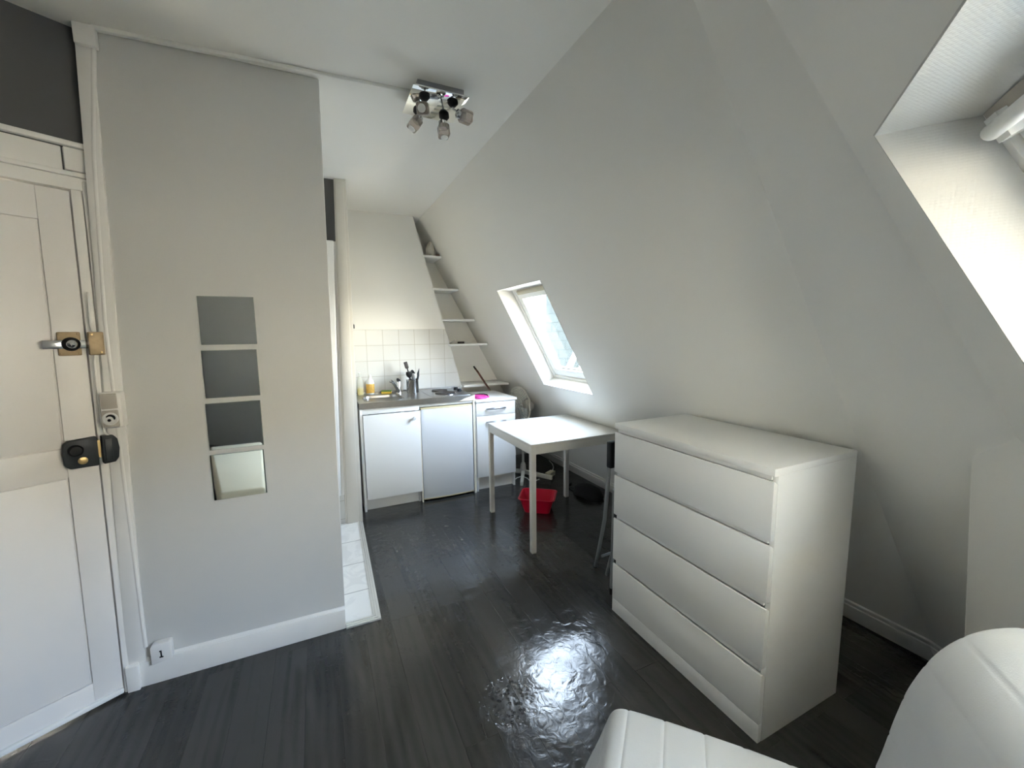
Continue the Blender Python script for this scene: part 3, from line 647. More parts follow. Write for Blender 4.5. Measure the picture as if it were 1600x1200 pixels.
# bottles and sponge behind the sink
r = thing('soap_bottle', 'clear bottle with yellow washing-up liquid in the corner by the sink', 'bottle', (.335, 3.965, .91))
MB().lathe((.335, 3.965, .9105), (0, 0, 1), [(.026, 0), (.028, .006), (.028, .10), (.026, .13), (.014, .16), (.010, .165), (.010, .185)], 24).build('bottle', 'clear', parent=r, smooth=True)
MB().lathe((.335, 3.965, .9125), (0, 0, 1), [(.024, 0), (.026, .005), (.026, .060), (.025, .061)], 24).build('liquid', 'yellow', parent=r, smooth=True)
MB().lathe((.335, 3.965, 1.0955), (0, 0, 1), [(.012, 0), (.012, .016), (.006, .020), (.004, .030)], 16).build('cap', 'clear', parent=r, smooth=True)
r = thing('spray_bottle', 'white bottle with orange and yellow label behind the sink', 'bottle', (.424, 3.985, .91))
MB().lathe((.424, 3.985, .9105), (0, 0, 1), [(.034, 0), (.036, .005), (.036, .100), (.031, .122), (.016, .142), (.013, .150)], 28).build('bottle', 'whiteplastic', parent=r, smooth=True)
MB().lathe((.424, 3.985, .9225), (0, 0, 1), [(.0362, 0), (.0366, .001), (.0366, .082), (.0362, .083)], 28).build('label_band', 'orange', parent=r, smooth=True)
MB().lathe((.424, 3.985, 1.060), (0, 0, 1), [(.014, 0), (.014, .018), (.007, .022), (.006, .032)], 18).build('cap', 'whiteplastic', parent=r, smooth=True)
r = thing('sponge', 'yellow and green sponge lying behind the sink bowl', 'sponge', (.562, 3.955, .91))
TS = Matrix.Translation((.562, 3.955, .9105)) @ Matrix.Rotation(math.radians(-12), 4, 'Z')
MB(TS).box(-.045, .045, -.030, .030, 0, .018).build('foam', 'spongeyellow', parent=r, bevel=.004)
MB(TS).box(-.045, .045, -.030, .030, .0182, .027).build('scouring_pad', 'spongegreen', parent=r, bevel=.003)
r = tag(MB().tube([(.318, 4.058, 1.545), (.318, 4.046, 1.540), (.318, 4.046, 1.520), (.318, 4.050, 1.512)], .0045, 8).build('wall_hook', 'black', smooth=True), 'small dark hook on the white kitchen wall just above the tiles', 'hook')
# utensil pot and what stands in it
pc = Vector((.792, 3.895, .9105))
r = thing('utensil_pot', 'perforated stainless steel utensil pot between tap and hotplates', 'pot', pc)
MB().lathe(pc, (0, 0, 1), [(.054, 0), (.056, .003), (.056, .118), (.058, .121), (.055, .122), (.0535, .119), (.0535, .006), (.001, .006)], 48).build('pot', 'dots', parent=r, smooth=True)
def utensil(name, label, cat, m, a, b, r0, extra=None):
    a = pc + Vector(a); b = pc + Vector(b)
    rr = thing(name, label, cat, a, 'kitchen utensils in the steel pot')
    MB().tube([a, a.lerp(b, .5), b], [r0, r0, r0 * .9], 10).build('handle', m, parent=rr, smooth=True)
    if extra: extra(rr, b, (b - a).normalized())
def frame(b, ax, side=(1, 0, 0)):
    ax = ax.normalized(); w = ax.cross(Vector(side)).normalized(); u = w.cross(ax)
    return Matrix(((u.x, w.x, ax.x, b.x), (u.y, w.y, ax.y, b.y), (u.z, w.z, ax.z, b.z), (0, 0, 0, 1)))
def spat(rr, b, ax):
    T = frame(b, Vector((-.25, .1, 1)))
    mb = MB(T).prism([(-.012, 0, 0), (.012, 0, 0), (.017, 0, .010), (.017, 0, .065), (-.017, 0, .065), (-.017, 0, .010)], (0, .004, 0)); mb.build('blade', 'castiron', parent=rr, bevel=.001)
utensil('spatula', 'black slotted spatula rising highest from the steel pot', 'utensil', 'black', (.010, .010, .010), (-.040, .010, .225), .006, spat)
def ladle(rr, b, ax):
    MB(frame(b, Vector((.55, -.45, .35)))).lathe((0, 0, 0), (0, 0, 1), [(.005, -.010), (.016, -.005), (.025, .006), (.028, .017), (.026, .016), (.016, -.002), (.001, -.005)], 24).build('bowl', 'black', parent=rr, smooth=True)
utensil('ladle', 'black ladle bowl hanging over the rim of the steel pot', 'utensil', 'black', (.000, .015, .010), (.004, .034, .178), .006, ladle)
def server(rr, b, ax):
    MB(frame(b, ax)).lathe((0, 0, 0), (0, 0, 1), [(.006, 0), (.024, .018), (.030, .040), (.026, .058), (.001, .062)], 20).build('head', 'black', parent=rr, smooth=True)
utensil('serving_spoon', 'broad black spoon at the left of the steel pot', 'utensil', 'black', (-.018, -.026, .010), (-.031, -.034, .140), .005, server)
def peel(rr, b, ax):
    MB(frame(b, ax)).loops([rrect(-a, a, -.011, .011, .006, z, 3) for a, z in ((.010, 0), (.016, .010), (.017, .050), (.011, .060))]).build('grip', 'satin', parent=rr, smooth=True)
utensil('peeler', 'silver grey handled peeler at the front of the steel pot', 'utensil', 'satin', (.010, -.020, .010), (.004, -.030, .120), .005, peel)
def wh(rr, b, ax):
    MB(frame(b, ax)).lathe((0, 0, 0), (0, 0, 1), [(.009, 0), (.014, .008), (.015, .032), (.011, .042), (.001, .044)], 18).build('grip', 'whiteplastic', parent=rr, smooth=True)
utensil('whisk', 'white handled utensil at the front of the steel pot', 'utensil', 'satin', (.015, -.010, .010), (.020, -.032, .135), .004, wh)
def knife(rr, b, ax):
    MB(frame(b, Vector((.12, 0, 1)))).prism([(-.014, 0, -.010), (.012, 0, -.010), (.018, 0, .030), (.012, 0, .105), (-.004, 0, .055)], (0, .002, 0)).build('blade', 'graphite', parent=rr, bevel=.0005)
utensil('kitchen_knife', 'pointed knife blade standing at the right of the steel pot', 'knife', 'wood', (.010, .010, .010), (.046, .005, .125), .006, knife)

# drawer unit on the right
r = thing('drawer_unit', 'white drawer unit with two bow handles next to the fridge', 'cabinet', (1.455, 3.73, 0))
b = MB().box(1.262, 1.278, 3.482, 3.990, 0, .837); b.box(1.634, 1.650, 3.482, 3.990, 0, .837); b.box(1.278, 1.634, 3.972, 3.990, .1, .837); b.box(1.278, 1.634, 3.50, 3.972, .130, .146)
b.build('body', 'lam', parent=r, bevel=.001)
MB().box(1.278, 1.634, 3.528, 3.544, 0, .132).build('toe_kick', 'lam', parent=r)
MB().box(1.254, 1.662, 3.450, 4.000, .837, .857).build('worktop_slab', 'lam', parent=r, bevel=.002)
def bow(parent, z):
    pts = [(1.358, 3.460, z - .004), (1.362, 3.446, z - .002)] + [(1.358 + .19 * t, 3.440 - .022 * math.sin(PI * t), z + .004 * math.sin(PI * t)) for t in (.08, .2, .35, .5, .65, .8, .92)] + [(1.544, 3.446, z - .002), (1.548, 3.460, z - .004)]
    MB().tube(pts, [.006, .007] + [.0075, .0085, .009, .009, .009, .0085, .0075] + [.007, .006], 12).build('handle', 'satin', parent=parent, smooth=True)
d = MB().box(1.264, 1.648, 3.462, 3.481, .712, .832).build('drawer', 'lam', parent=r, bevel=.002); bow(d, .772)
d = MB().box(1.264, 1.648, 3.462, 3.481, .136, .708).build('door', 'lam', parent=r, bevel=.002); bow(d, .650)
# pink cloth
mb = MB(); rings = []
rnd = random.Random(3)
nn = 28; wob = [1 + .10 * math.sin(3 * k * 2 * PI / nn + 1) + .06 * rnd.uniform(-1, 1) for k in range(nn)]
for k, z in ((.97, .8575), (1.0, .866), (.93, .876), (.78, .880), (.62, .874), (.40, .878), (.15, .876)):
    rings.append([(1.352 + .082 * k * wob[i] * math.cos(2 * PI * i / nn) + .012 * (1 - k), 3.600 + .098 * k * wob[i] * math.sin(2 * PI * i / nn), z + (.004 * math.sin(5 * i * 2 * PI / nn) if k < .99 and z > .86 else 0)) for i in range(nn)])
r = thing('cleaning_cloth', 'bright pink folded cloth on the white drawer unit', 'cloth', (1.352, 3.600, .857))
mb.loops(rings, True, True).build('cloth', 'pink', parent=r, smooth=True)
MB().tube([(1.398, 3.525, .879), (1.412, 3.570, .883), (1.400, 3.620, .884), (1.365, 3.655, .883), (1.33, 3.665, .881)], [.003, .005, .005, .004, .002], 8).build('dark_strap', 'darkcloth', parent=r, smooth=True)
# wooden stick
r = thing('wooden_handle', 'dark red-brown wooden handle leaning by the niche above the drawer unit', 'handle', (1.608, 3.985, .857))
MB().tube([(1.606, 3.985, .868), (1.594, 3.998, .890), (1.510, 4.075, 1.055), (1.492, 4.090, 1.085)], [.007, .0095, .0105, .0095], 12).build('shaft', 'wood', parent=r, smooth=True)
MB().tube([(1.4925, 4.0895, 1.083), (1.477, 4.102, 1.112)], [.0105, .008], 12).build('tip', 'black', parent=r, smooth=True)
MB().tube([(1.611, 3.980, .8585), (1.606, 3.985, .869)], [.006, .008], 10).build('ferrule', 'bronze', parent=r, smooth=True)

# shelves in the niche
def slope_x(z): return (F1.c - SX * z) / SZ
def diag_x(z): return .893 + (1.318 - .893) * (H - z) / (H - .939)
names = {2.205: 'topmost niche shelf, holding a crumpled white bag', 1.898: 'empty niche shelf directly below the topmost one', 1.600: 'empty niche shelf third from the top', 1.352: 'niche shelf holding small metal kitchen things'}
shelves = []
for z in names:
    r = tag(MB().prism([(diag_x(z) - .012, 4.045, z - .022), (slope_x(z) - .006, 4.045, z - .022), (slope_x(z) - .006, 4.366, z - .022), (diag_x(z) + .004, 4.366, z - .022), (diag_x(z) + .004, 4.060, z - .022), (diag_x(z) - .012, 4.058, z - .022)], (0, 0, .020)).build('niche_shelf', 'lam', bevel=.002), names[z], 'shelf', 'white shelves in the slanted niche')
tag(MB().box(1.338, slope_x(.925) - .012, 4.02, 4.366, .905, .925).build('niche_sill', 'lam', bevel=.002), 'bottom board of the slanted niche, just above the drawer unit', 'shelf')
# crumpled bag on the top shelf
rnd = random.Random(11); rings = []
for k, z in ((.75, .0), (1.0, .02), (1.0, .06), (.8, .10), (.5, .135), (.12, .15)):
    rings.append([(1.075 + .048 * k * math.cos(2 * PI * i / 20) * (1 + rnd.uniform(-.18, .18)), 4.16 + .07 * k * math.sin(2 * PI * i / 20) * (1 + rnd.uniform(-.18, .18)), 2.205 + z + (rnd.uniform(-.008, .008) if z else 0)) for i in range(20)])
tag(MB().loops(rings).build('plastic_bag', 'bag', smooth=True, origin=(1.075, 4.16, 2.205)), 'crumpled white plastic bag on the topmost niche shelf', 'bag')
tag(MB().loops([rrect(1.118, 1.155, 4.09, 4.16, .012, z, 3) for z in (2.2045, 2.225)]).build('dark_box', 'wood', bevel=.003), 'small dark brown lump beside the white bag on the top niche shelf', 'box')
r = thing('metal_spoon', 'bright metal spoon on the lower niche shelf', 'spoon', (1.27, 4.12, 1.352))
MB().tube([(1.235, 4.11, 1.358), (1.29, 4.13, 1.385)], [.006, .005], 10).build('handle', 'chrome', parent=r, smooth=True)
MB().loops([[(1.235 - .018 + .022 * math.cos(t) * k, 4.105 + .016 * math.sin(t) * k, 1.354 + z) for t in [2 * PI * i / 16 for i in range(16)]] for k, z in ((.4, 0), (1, .006), (.9, .007), (.3, .002))]).build('bowl', 'chrome', parent=r, smooth=True)
tag(MB().loops([rrect(1.315, 1.385, 4.09, 4.14, .02, z, 4) for z in (1.3515, 1.360, 1.372)]).build('dark_tray', 'castiron', bevel=.003), 'small dark metal piece beside the spoon on the lower niche shelf', 'tray')

# ------------------------------------------------------------------ standing fan
fc_ = Vector((1.800, 3.70, .722)); nx = Vector((-.985, -.15, .05)).normalized()
r = thing('standing_fan', 'old white standing fan squeezed between drawer unit and slope', 'fan', (1.845, 3.70, 0))
fu = nx.cross(Vector((0, 0, 1))).normalized(); fw = nx.cross(fu)
def guard(off, dome, name):
    mb = MB()
    for k in range(1, 8):
        rr = .195 * k / 7; h = dome * (1 - (k / 7) ** 2)
        mb.tube([fc_ + nx * (off * (1 if True else 0) + h) + (fu * math.cos(2 * PI * i / 36) + fw * math.sin(2 * PI * i / 36)) * rr for i in range(36)], .0016 if k < 7 else .005, 5, closed=True)
    for i in range(40):
        a = 2 * PI * i / 40; dr = fu * math.cos(a) + fw * math.sin(a)
        mb.tube([fc_ + nx * (off + dome * (1 - q * q)) + dr * .195 * q for q in (.12, .4, .7, .9, 1)], .0013, 4)
    return mb.build(name, 'fan', parent=r, smooth=True)
guard(.004, .045, 'front_guard'); guard(-.004, -.045, 'rear_guard')
MB().lathe(fc_ + nx * .048, nx, [(.032, -.004), (.032, .003), (.001, .005)], 24).build('badge_disc', 'fan', parent=r, smooth=True)
hub = MB().lathe(fc_ - nx * .03, nx, [(.030, 0), (.034, .01), (.030, .035), (.012, .045), (.001, .046)], 24).build('hub', 'clear', parent=r, smooth=True)
for k in range(3):
    a0 = 2 * PI * k / 3 + .4; vs = []; NB = 7
    rows = []
    for q in (.03, .08, .13, .165, .178):
        row = []
        for j in range(NB):
            a = a0 + (j / (NB - 1) - .5) * (1.3 if q > .04 else 1.0) * (1 if q < .17 else .8); dr = fu * math.cos(a) + fw * math.sin(a)
            row.append(fc_ + dr * q + nx * (.022 * (j / (NB - 1) - .5) * 2 * (1 if q > .05 else .5) - .005))
        rows.append(row)
    mb = MB().loops([ro + [p - nx * .002 for p in reversed(ro)] for ro in rows], True, True); mb.build('blade', 'clear', parent=r, smooth=True)
MB().lathe(fc_ - nx * .052, -nx, [(.055, 0), (.062, .01), (.060, .085), (.050, .105), (.001, .112)], 28).build('motor_housing', 'fan', parent=r, smooth=True)
MB().tube([(1.845, 3.70, .04), (1.845, 3.70, .60)], .013, 14).build('pole', 'fan', parent=r, smooth=True)
MB().lathe((1.845, 3.70, .52), (0, 0, 1), [(.016, 0), (.022, .01), (.022, .12), (.016, .155)], 18).build('neck', 'fan', parent=r, smooth=True)
MB().lathe((1.845, 3.70, .035), (0, 0, 1), [(.03, 0), (.034, .01), (.026, .08), (.015, .10)], 18).build('pole_socket', 'fan', parent=r, smooth=True)
for dx, dy in ((-.155, -.275), (.19, -.262), (.155, .275), (-.165, .262)):
    if dy > 0: L = .62
    else: L = 1
    c = Vector((1.845, 3.70, 0)); e = c + Vector((dx, dy, 0)) * L; sd = Vector((-dy, dx, 0)).normalized()
    MB().hexa([tuple(c + sd * .018 + Vector((0, 0, .018))), tuple(c - sd * .018 + Vector((0, 0, .018))), tuple(e - sd * .014 + Vector((0, 0, .0))), tuple(e + sd * .014 + Vector((0, 0, .0)))],
              [tuple(c + sd * .018 + Vector((0, 0, .058))), tuple(c - sd * .018 + Vector((0, 0, .058))), tuple(e - sd * .014 + Vector((0, 0, .040))), tuple(e + sd * .014 + Vector((0, 0, .040)))]).build('foot', 'fan', parent=r, bevel=.005)
r = thing('plug_adaptor', 'beige multi-plug block with white flex beside the fan foot', 'plug', (2.075, 3.545, 0))
TP = Matrix.Translation((2.075, 3.545, 0)) @ Matrix.Rotation(.5, 4, 'Z')
MB(TP).box(-.055, .055, -.028, .028, 0, .046).build('block', 'beige', parent=r, bevel=.006)
mb = MB(TP)
for x in (-.025, .025): mb.lathe((x, -.028, .024), (0, -1, 0), [(.017, 0), (.017, .0015), (.001, .0015)], 18)
mb.build('socket_well', 'greyplastic', parent=r)
MB().tube([(2.120, 3.575, .022), (2.15, 3.60, .012), (2.17, 3.66, .006), (2.23, 3.74, .012), (2.25, 3.80, .03), (2.245, 3.86, .05)], .0042, 8).build('flex', 'whiteplastic', parent=r, smooth=True)
tag(MB().tube([(1.664, 3.60, .0055), (1.685, 3.58, .010), (1.705, 3.56, .035), (1.745, 3.525, .058), (1.785, 3.495, .040), (1.81, 3.485, .012), (1.86, 3.475, .0055), (1.925, 3.50, .0055)], .0042, 8).build('power_cord', 'whiteplastic', smooth=True), 'white power cord lying on the floor across the fan foot', 'cord')
# black bag by the baseboard
rnd = random.Random(5); rings = []
for k, z in ((.95, .002), (1, .02), (.85, .05), (.5, .075), (.1, .085)):
    rings.append([(2.13 + .115 * k * math.cos(2 * PI * i / 24) * (1 + rnd.uniform(-.1, .1)), 2.97 + .17 * k * math.sin(2 * PI * i / 24) * (1 + rnd.uniform(-.1, .1)), z) for i in range(24)])
r = thing('black_bag', 'flat black bag on the floor against the baseboard behind the table', 'bag', (2.13, 2.97, 0))
MB().loops(rings).build('pouch', 'darkcloth', parent=r, smooth=True)
MB().tube([(2.09, 3.08, .02), (2.06, 3.16, .010), (2.09, 3.23, .007), (2.14, 3.26, .007)], .007, 8).build('strap', 'darkcloth', parent=r, smooth=True)

# ------------------------------------------------------------------ table
tx, ty, ts, th = 1.197, 2.283, .750, .742
r = thing('dining_table', 'square white table with slim legs in front of the drawer unit', 'table', (tx + ts / 2, ty + ts / 2, 0))
MB().box(tx, tx + ts, ty, ty + ts, th - .018, th).build('tabletop', 'tabletop', parent=r, bevel=.003)
g = .004; lw = .034; ap = .052
f = MB().box(tx + g, tx + ts - g, ty + g, ty + g + .022, th - .018 - ap, th - .018); f.box(tx + g, tx + ts - g, ty + ts - g - .022, ty + ts - g, th - .018 - ap, th - .018)
f.box(tx + g, tx + g + .022, ty + g + .022, ty + ts - g - .022, th - .018 - ap, th - .018); f.box(tx + ts - g - .022, tx + ts - g, ty + g + .022, ty + ts - g - .022, th - .018 - ap, th - .018)
f.build('apron', 'tablemetal', parent=r, bevel=.0015)
for x in (tx + g - .001, tx + ts - g - lw + .001):
    for y in (ty + g - .001, ty + ts - g - lw + .001):
        lg = MB().box(x, x + lw, y, y + lw, .006, th - .018).build('leg', 'tablemetal', parent=r, bevel=.002)
        MB().box(x + .002, x + lw - .002, y + .002, y + lw - .002, 0, .006).build('foot_cap', 'greyplastic', parent=lg)

# red basin
bx, by = 1.575, 2.890
TB = Matrix.Translation((bx, by, 0)) @ Matrix.Rotation(math.radians(-37), 4, 'Z')
r = thing('washing_up_basin', 'red plastic basin on the floor under the table', 'basin', (bx, by, 0))
ra = lambda a, b, q, z: rrect(-a, a, -b, b, q, z, 5)
MB(TB).loops([ra(.098, .083, .03, .003), ra(.104, .09, .032, .006), ra(.136, .120, .035, .118), ra(.148, .132, .04, .122), ra(.149, .133, .04, .128), ra(.138, .122, .036, .129), ra(.132, .116, .034, .122), ra(.101, .086, .03, .012), ra(.05, .04, .02, .010)]).build('tub', 'red', parent=r, smooth=True)
rnd = random.Random(9); mb = MB(TB)
tag(MB(TB).loops([[(.02 + .035 * k * math.cos(2 * PI * i / 14) * (1 + rnd.uniform(-.25, .25)), -.005 + .028 * k * math.sin(2 * PI * i / 14) * (1 + rnd.uniform(-.25, .25)), .0115 + z) for i in range(14)] for k, z in ((.8, 0), (1, .015), (.7, .035), (.15, .045))]).build('dish_cloth', 'beige', smooth=True), 'small crumpled beige cloth lying in the red basin', 'cloth')

# ------------------------------------------------------------------ chest of drawers
cx0, cy0 = 1.318, .816
r = thing('chest_of_drawers', 'white chest of four wide drawers standing against the sloping wall', 'chest of drawers', (cx0 + .24, cy0 + .4, 0))
X0, X1, Y0, Y1 = cx0, cx0 + .48, cy0, cy0 + .80
MB().box(X0, X1, Y0, Y1, .974, 1.0).build('top_panel', 'lam', parent=r, bevel=.0015)
for ya, yb in ((Y0, Y0 + .018), (Y1 - .018, Y1)):
    MB().box(X0 + .021, X1, ya, yb, 0, .9738).build('side_panel', 'lam', parent=r, bevel=.001)
mb = MB().box(X1 - .008, X1 - .001, Y0 + .018, Y1 - .018, .02, .974)
mb.build('back_panel', 'lam', parent=r)
mb = MB()
for za, zb in ((.7345, .7515), (.5085, .5295), (.2625, .2875), (.9555, .9738)): mb.box(X0 + .0135, X0 + .06, Y0 + .019, Y1 - .019, za, zb)
mb.build('rail', 'lam', parent=r)
for z0, z1 in ((.752, .955), (.530, .734), (.288, .508), (.072, .262)):
    dr = MB().prism([(X0, Y0 + .001, z0), (X0 + .0195, Y0 + .001, z0), (X0 + .0195, Y0 + .001, z1 - .010), (X0 + .008, Y0 + .001, z1), (X0, Y0 + .001, z1)], (0, .798, 0)).build('drawer_front', 'lam', parent=r, bevel=.001)
    b = MB().box(X0 + .0197, X1 - .03, Y0 + .030, Y0 + .042, z0 + .02, z1 - .05); b.box(X0 + .0197, X1 - .03, Y1 - .042, Y1 - .030, z0 + .02, z1 - .05); b.box(X0 + .0197, X1 - .03, Y0 + .042, Y1 - .042, z0 + .02, z0 + .026)
    b.build('drawer_box', 'lam', parent=dr)
MB().box(X0 + .0005, X0 + .0195, Y0 + .001, Y1 - .001, 0, .0705).build('plinth', 'lam', parent=r, bevel=.001)

# folded chair beside the chest
r = thing('folding_chair', 'folded grey metal chair with black back beside the chest of drawers', 'chair', (1.55, 1.75, 0))
for k, off in ((0, Vector((0, 0, 0))), (1, Vector((.385, .03, 0)))):
    P = [Vector(p) + off for p in ((1.352, 1.690, .885), (1.348, 1.695, .74), (1.343, 1.705, .56), (1.352, 1.730, .44), (1.415, 1.860, .19), (1.478, 1.975, .012))]
    if k: P = [p + Vector((0, .0, 0)) for p in P]
    MB().tube(P, .0105, 12).build('front_leg', 'greymetal', parent=r, smooth=True)
    MB().tube([P[-1] + Vector((-.003, -.006, .03)), P[-1] + Vector((.004, .008, -.011))], .013, 12).build('rubber_foot', 'black', parent=r, smooth=True)
    Q = [Vector(p) + off for p in ((1.380, 1.690, .62), (1.378, 1.688, .48), (1.376, 1.690, .26), (1.398, 1.722, .012))]
    MB().tube(Q, .0095, 12).build('rear_leg', 'greymetal', parent=r, smooth=True)
    MB().tube([Q[-1] + Vector((-.004, -.006, .03)), Q[-1] + Vector((.002, .003, -.011))], .012, 12).build('rubber_foot', 'black', parent=r, smooth=True)
    W = [Vector(p) + off for p in ((1.372, 1.672, .47), (1.385, 1.700, .27), (1.425, 1.790, .10), (1.435, 1.812, .055))]
    MB().tube(W, .008, 10).build('link_bar', 'greymetal', parent=r, smooth=True)
MB().tube([(1.425, 1.845, .155), (1.81, 1.875, .155)], .008, 10).build('cross_bar', 'greymetal', parent=r, smooth=True)
MB().tube([(1.384, 1.700, .07), (1.769, 1.730, .07)], .008, 10).build('cross_bar', 'greymetal', parent=r, smooth=True)
MB(Matrix.Translation((1.335, 1.678, .745)) @ Matrix.Rotation(math.radians(4), 4, 'Z')).box(0, .43, -.012, .024, 0, .142).build('backrest', 'black', parent=r, bevel=.008, seg=3)
MB(Matrix.Translation((1.366, 1.652, .34)) @ Matrix.Rotation(math.radians(4), 4, 'Z')).box(0, .37, -.012, .022, 0, .36).build('seat', 'black', parent=r, bevel=.008, seg=3)

# ------------------------------------------------------------------ sofa chair in the foreground
a = math.radians(47); su = Vector((math.cos(a), -math.sin(a), 0)); sv = Vector((-math.sin(a), -math.cos(a), 0)); so = Vector((.6848, .8268, 0))
ST = Matrix(((su.x, sv.x, 0, so.x), (su.y, sv.y, 0, so.y), (0, 0, 1, 0), (0, 0, 0, 1)))   # (across profile, along seat width, up)
prof = [(-.083, .170), (-.078, .195), (-.058, .250), (-.037, .305), (-.018, .365), (-.006, .400), (.004, .416), (.022, .424), (.080, .427), (.160, .427), (.230, .4245), (.322, .421), (.430, .413), (.500, .409), (.545, .420),
        (.569, .450), (.583, .515), (.597, .600), (.613, .678), (.632, .732), (.652, .776), (.676, .810), (.702, .836), (.730, .854), (.760, .866), (.792, .872), (.826, .871), (.856, .860), (.884, .838), (.904, .800), (.920, .730), (.950, .520), (.972, .330),
        (.960, .290), (.930, .285), (.895, .33), (.80, .62), (.765, .70), (.725, .70), (.705, .66), (.690, .50), (.660, .33), (.60, .285), (.40, .270), (.10, .260), (.03, .240), (-.04, .165), (-.07, .155)]
# resample and press shallow seams into it every 9.5 cm
pv = [Vector((p[0], p[1])) for p in prof]; top_n = 33
res = []
acc = 0; step = .005
for i in range(len(pv)):
    p, q = pv[i], pv[(i + 1) % len(pv)]; L = (q - p).length; n = max(1, round(L / step))
    for k in range(n):
        res.append((p.lerp(q, k / n), acc + L * k / n, i < top_n))
    acc += L
def seam(acc_):
    t = (acc_ - .30) / .0945; d = abs(t - round(t)) * .0945
    return -(.0028 if acc_ < .95 else .0014) * math.exp(-(d / .0028) ** 2)
def smooth2(pts, it=2):
    for _ in range(it):
        pts = [(pts[i - 1] + pts[i] * 2 + pts[(i + 1) % len(pts)]) / 4 for i in range(len(pts))]
    return pts
base = smooth2([p for p, _, _ in res], 16)
nrm = []
for i in range(len(base)):
    t = (base[(i + 1) % len(base)] - base[i - 1]).normalized(); nrm.append(Vector((-t.y, t.x)))
def ring(v, inset):
    out = []
    for p, nn_, rr in zip(base, nrm, res):
        e = (seam(rr[1]) if rr[2] else 0) - inset
        q = p + nn_ * e; out.append((q.x, v, q.y))
    return out
WS = .82
r = thing('sofa_chair', 'white padded fold-out sofa chair with stitched seams in the foreground', 'sofa chair', so + su * .4 + sv * .4)
rings = [ring(v, i) for v, i in ((.0, .011), (.0025, .006), (.008, .0015), (.016, 0), (.2, 0), (.4, 0), (.6, 0), (WS - .016, 0), (WS - .008, .0015), (WS - .0025, .006), (WS, .011))]
from mathutils.geometry import tessellate_polygon
mb = MB(ST).loops(rings, True, False)
tri = tessellate_polygon([[Vector((p[0], p[2], 0)) for p in rings[0]]])
nb = len(rings[0]); lo = 0; hi = (len(rings) - 1) * nb
mb.f += [tuple(lo + i for i in t) for t in tri] + [tuple(hi + i for i in reversed(t)) for t in tri]
mb.build('mattress', 'fabric', parent=r, smooth=True)
mb = MB(ST)
mb.box(.02, .66, .06, WS - .06, .225, .255); mb.box(.0, .03, .06, WS - .06, .17, .225)
mb.build('seat_frame', 'greymetal', parent=r)
for s in (.02, .62):
    for v in (.08, WS - .08): MB(ST).tube([(s, v, 0), (s, v, .235)], .015, 12).build('leg', 'greymetal', parent=r, smooth=True)
for v in (.08, WS - .08): MB(ST).tube([(.64, v, .24), (.735, v, .66)], .013, 12).build('back_support', 'greymetal', parent=r, smooth=True)

# low seat added unseen left of the camera, something bright for the lowest mirror
r = thing('added_bench', 'low cream block added out of view beside the camera to brighten the lowest mirror', 'added_bench', (-.62, .35, 0))
BQ = [(-.62, 1.08), (-.37, 1.08), (-.53, -.3), (-.93, -.3)]
def bq(k, z): return [(-.612 + (x + .612) * k, .39 + (y - .39) * k, z) for x, y in BQ]
MB().hexa(bq(1, .09), bq(1, .38)).build('box', 'benchcream', parent=r, bevel=.006)
MB().hexa(bq(1.02, .381), bq(1.02, .46)).build('cushion', 'benchcream', parent=r, bevel=.02, seg=3)
for x, y in bq(.9, 0) and [(p[0], p[1]) for p in bq(.9, 0)]:
    MB().box(x - .02, x + .02, y - .02, y + .02, 0, .09).build('leg', 'black', parent=r)

# ------------------------------------------------------------------ daylight
wd = bpy.data.worlds.new('daylight_sky'); sc.world = wd; wd.use_nodes = True
nt = wd.node_tree; bg = nt.nodes['Background']
tc = nt.nodes.new('ShaderNodeTexCoord'); sp = nt.nodes.new('ShaderNodeSeparateXYZ'); nt.links.new(tc.outputs['Generated'], sp.inputs[0])
cr = nt.nodes.new('ShaderNodeValToRGB'); e = cr.color_ramp.elements
e[0].position = .46; e[0].color = (.95, .88, .75, 1)
e[1].position = 1.0; e[1].color = (.52, .74, 1.12, 1)
for pos, c_ in ((.515, (3.3, 3.08, 2.65)), (.555, (2.7, 2.6, 2.35)), (.63, (1.5, 1.75, 2.1)), (.73, (1.08, 1.36, 1.84)), (.84, (.84, .96, 1.14))):
    k = e.new(pos); k.color = (*c_, 1)
mr = nt.nodes.new('ShaderNodeMapRange'); mr.inputs['From Min'].default_value = -1; nt.links.new(sp.outputs['Z'], mr.inputs['Value'])
nt.links.new(mr.outputs[0], cr.inputs['Fac']); nt.links.new(cr.outputs[0], bg.inputs['Color'])
bg.inputs['Strength'].default_value = 5.0
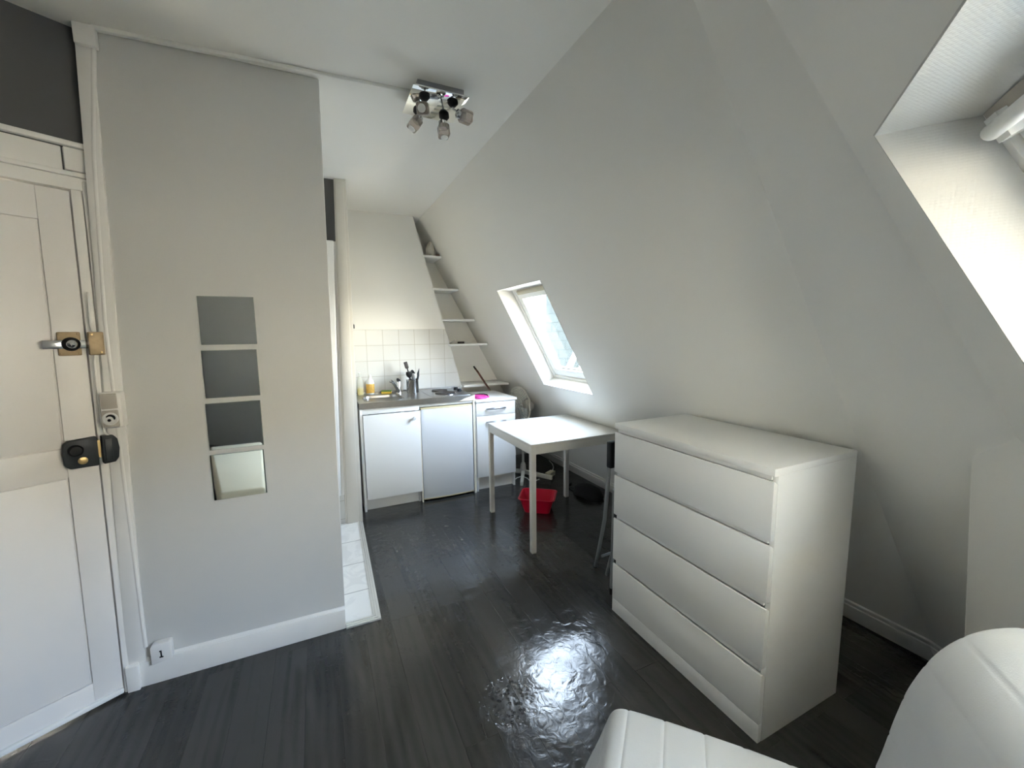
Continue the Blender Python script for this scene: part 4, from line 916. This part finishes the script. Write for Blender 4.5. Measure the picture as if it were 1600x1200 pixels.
def portal(F, hole, T):
    u0, u1, s0, s1 = hole
    ld = bpy.data.lights.new('sky_portal', 'AREA'); ld.shape = 'RECTANGLE'; ld.size = abs(u1 - u0) + .02; ld.size_y = s1 - s0 + .02; ld.cycles.is_portal = True
    ob = bpy.data.objects.new('sky_portal', ld); COL.objects.link(ob)
    c = F.T @ Vector(((u0 + u1) / 2, (s0 + s1) / 2 + .03, T + .10))
    R = Matrix((F.u, -F.d if F.u.cross(-F.d).dot(F.n) > 0 else F.d, F.n)).transposed()   # local -Z looks into the room
    ob.matrix_world = Matrix.Translation(c) @ R.to_4x4()
portal(F1, hole1, T1); portal(F2, hole2, T2)

sd = bpy.data.lights.new('sun', 'SUN'); sd.energy = 36; sd.angle = math.radians(.53); sd.color = (1.0, .94, .84)
so_ = bpy.data.objects.new('sun', sd); COL.objects.link(so_); so_.location = (-3, 8, 8)
so_.rotation_euler = Vector((-.33, .78, .55)).to_track_quat('Z', 'Y').to_euler()   # shines over the roof from behind, never into the room

# ------------------------------------------------------------------ camera
cam = bpy.data.cameras.new('camera'); co = bpy.data.objects.new('camera', cam); COL.objects.link(co)
cam.sensor_fit = 'HORIZONTAL'; cam.sensor_width = 36; cam.lens = 648.334 / 1600 * 36; cam.clip_start = .01; cam.clip_end = 100
yaw, pitch, roll = map(math.radians, (25.064, 6.9404, .7405))
fwd = Vector((math.sin(yaw) * math.cos(pitch), math.cos(yaw) * math.cos(pitch), -math.sin(pitch))); rt = Vector((math.cos(yaw), -math.sin(yaw), 0)); dn = fwd.cross(rt)
r2 = rt * math.cos(roll) + dn * math.sin(roll); d2 = dn * math.cos(roll) - rt * math.sin(roll)
co.matrix_world = Matrix(((r2.x, -d2.x, -fwd.x, 0), (r2.y, -d2.y, -fwd.y, 0), (r2.z, -d2.z, -fwd.z, 1.44785), (0, 0, 0, 1)))
sc.camera = co

vs = sc.view_settings
sc.display_settings.display_device = 'sRGB'
vs.view_transform = 'Standard'; vs.look = 'None'; vs.gamma = 1; vs.exposure = 2.5; vs.use_curve_mapping = False
sc.cycles.max_bounces = 12; sc.cycles.diffuse_bounces = 8; sc.cycles.glossy_bounces = 6; sc.cycles.transmission_bounces = 8; sc.cycles.transparent_max_bounces = 12
sc.cycles.sample_clamp_indirect = 6
sc.cycles.use_denoising = True
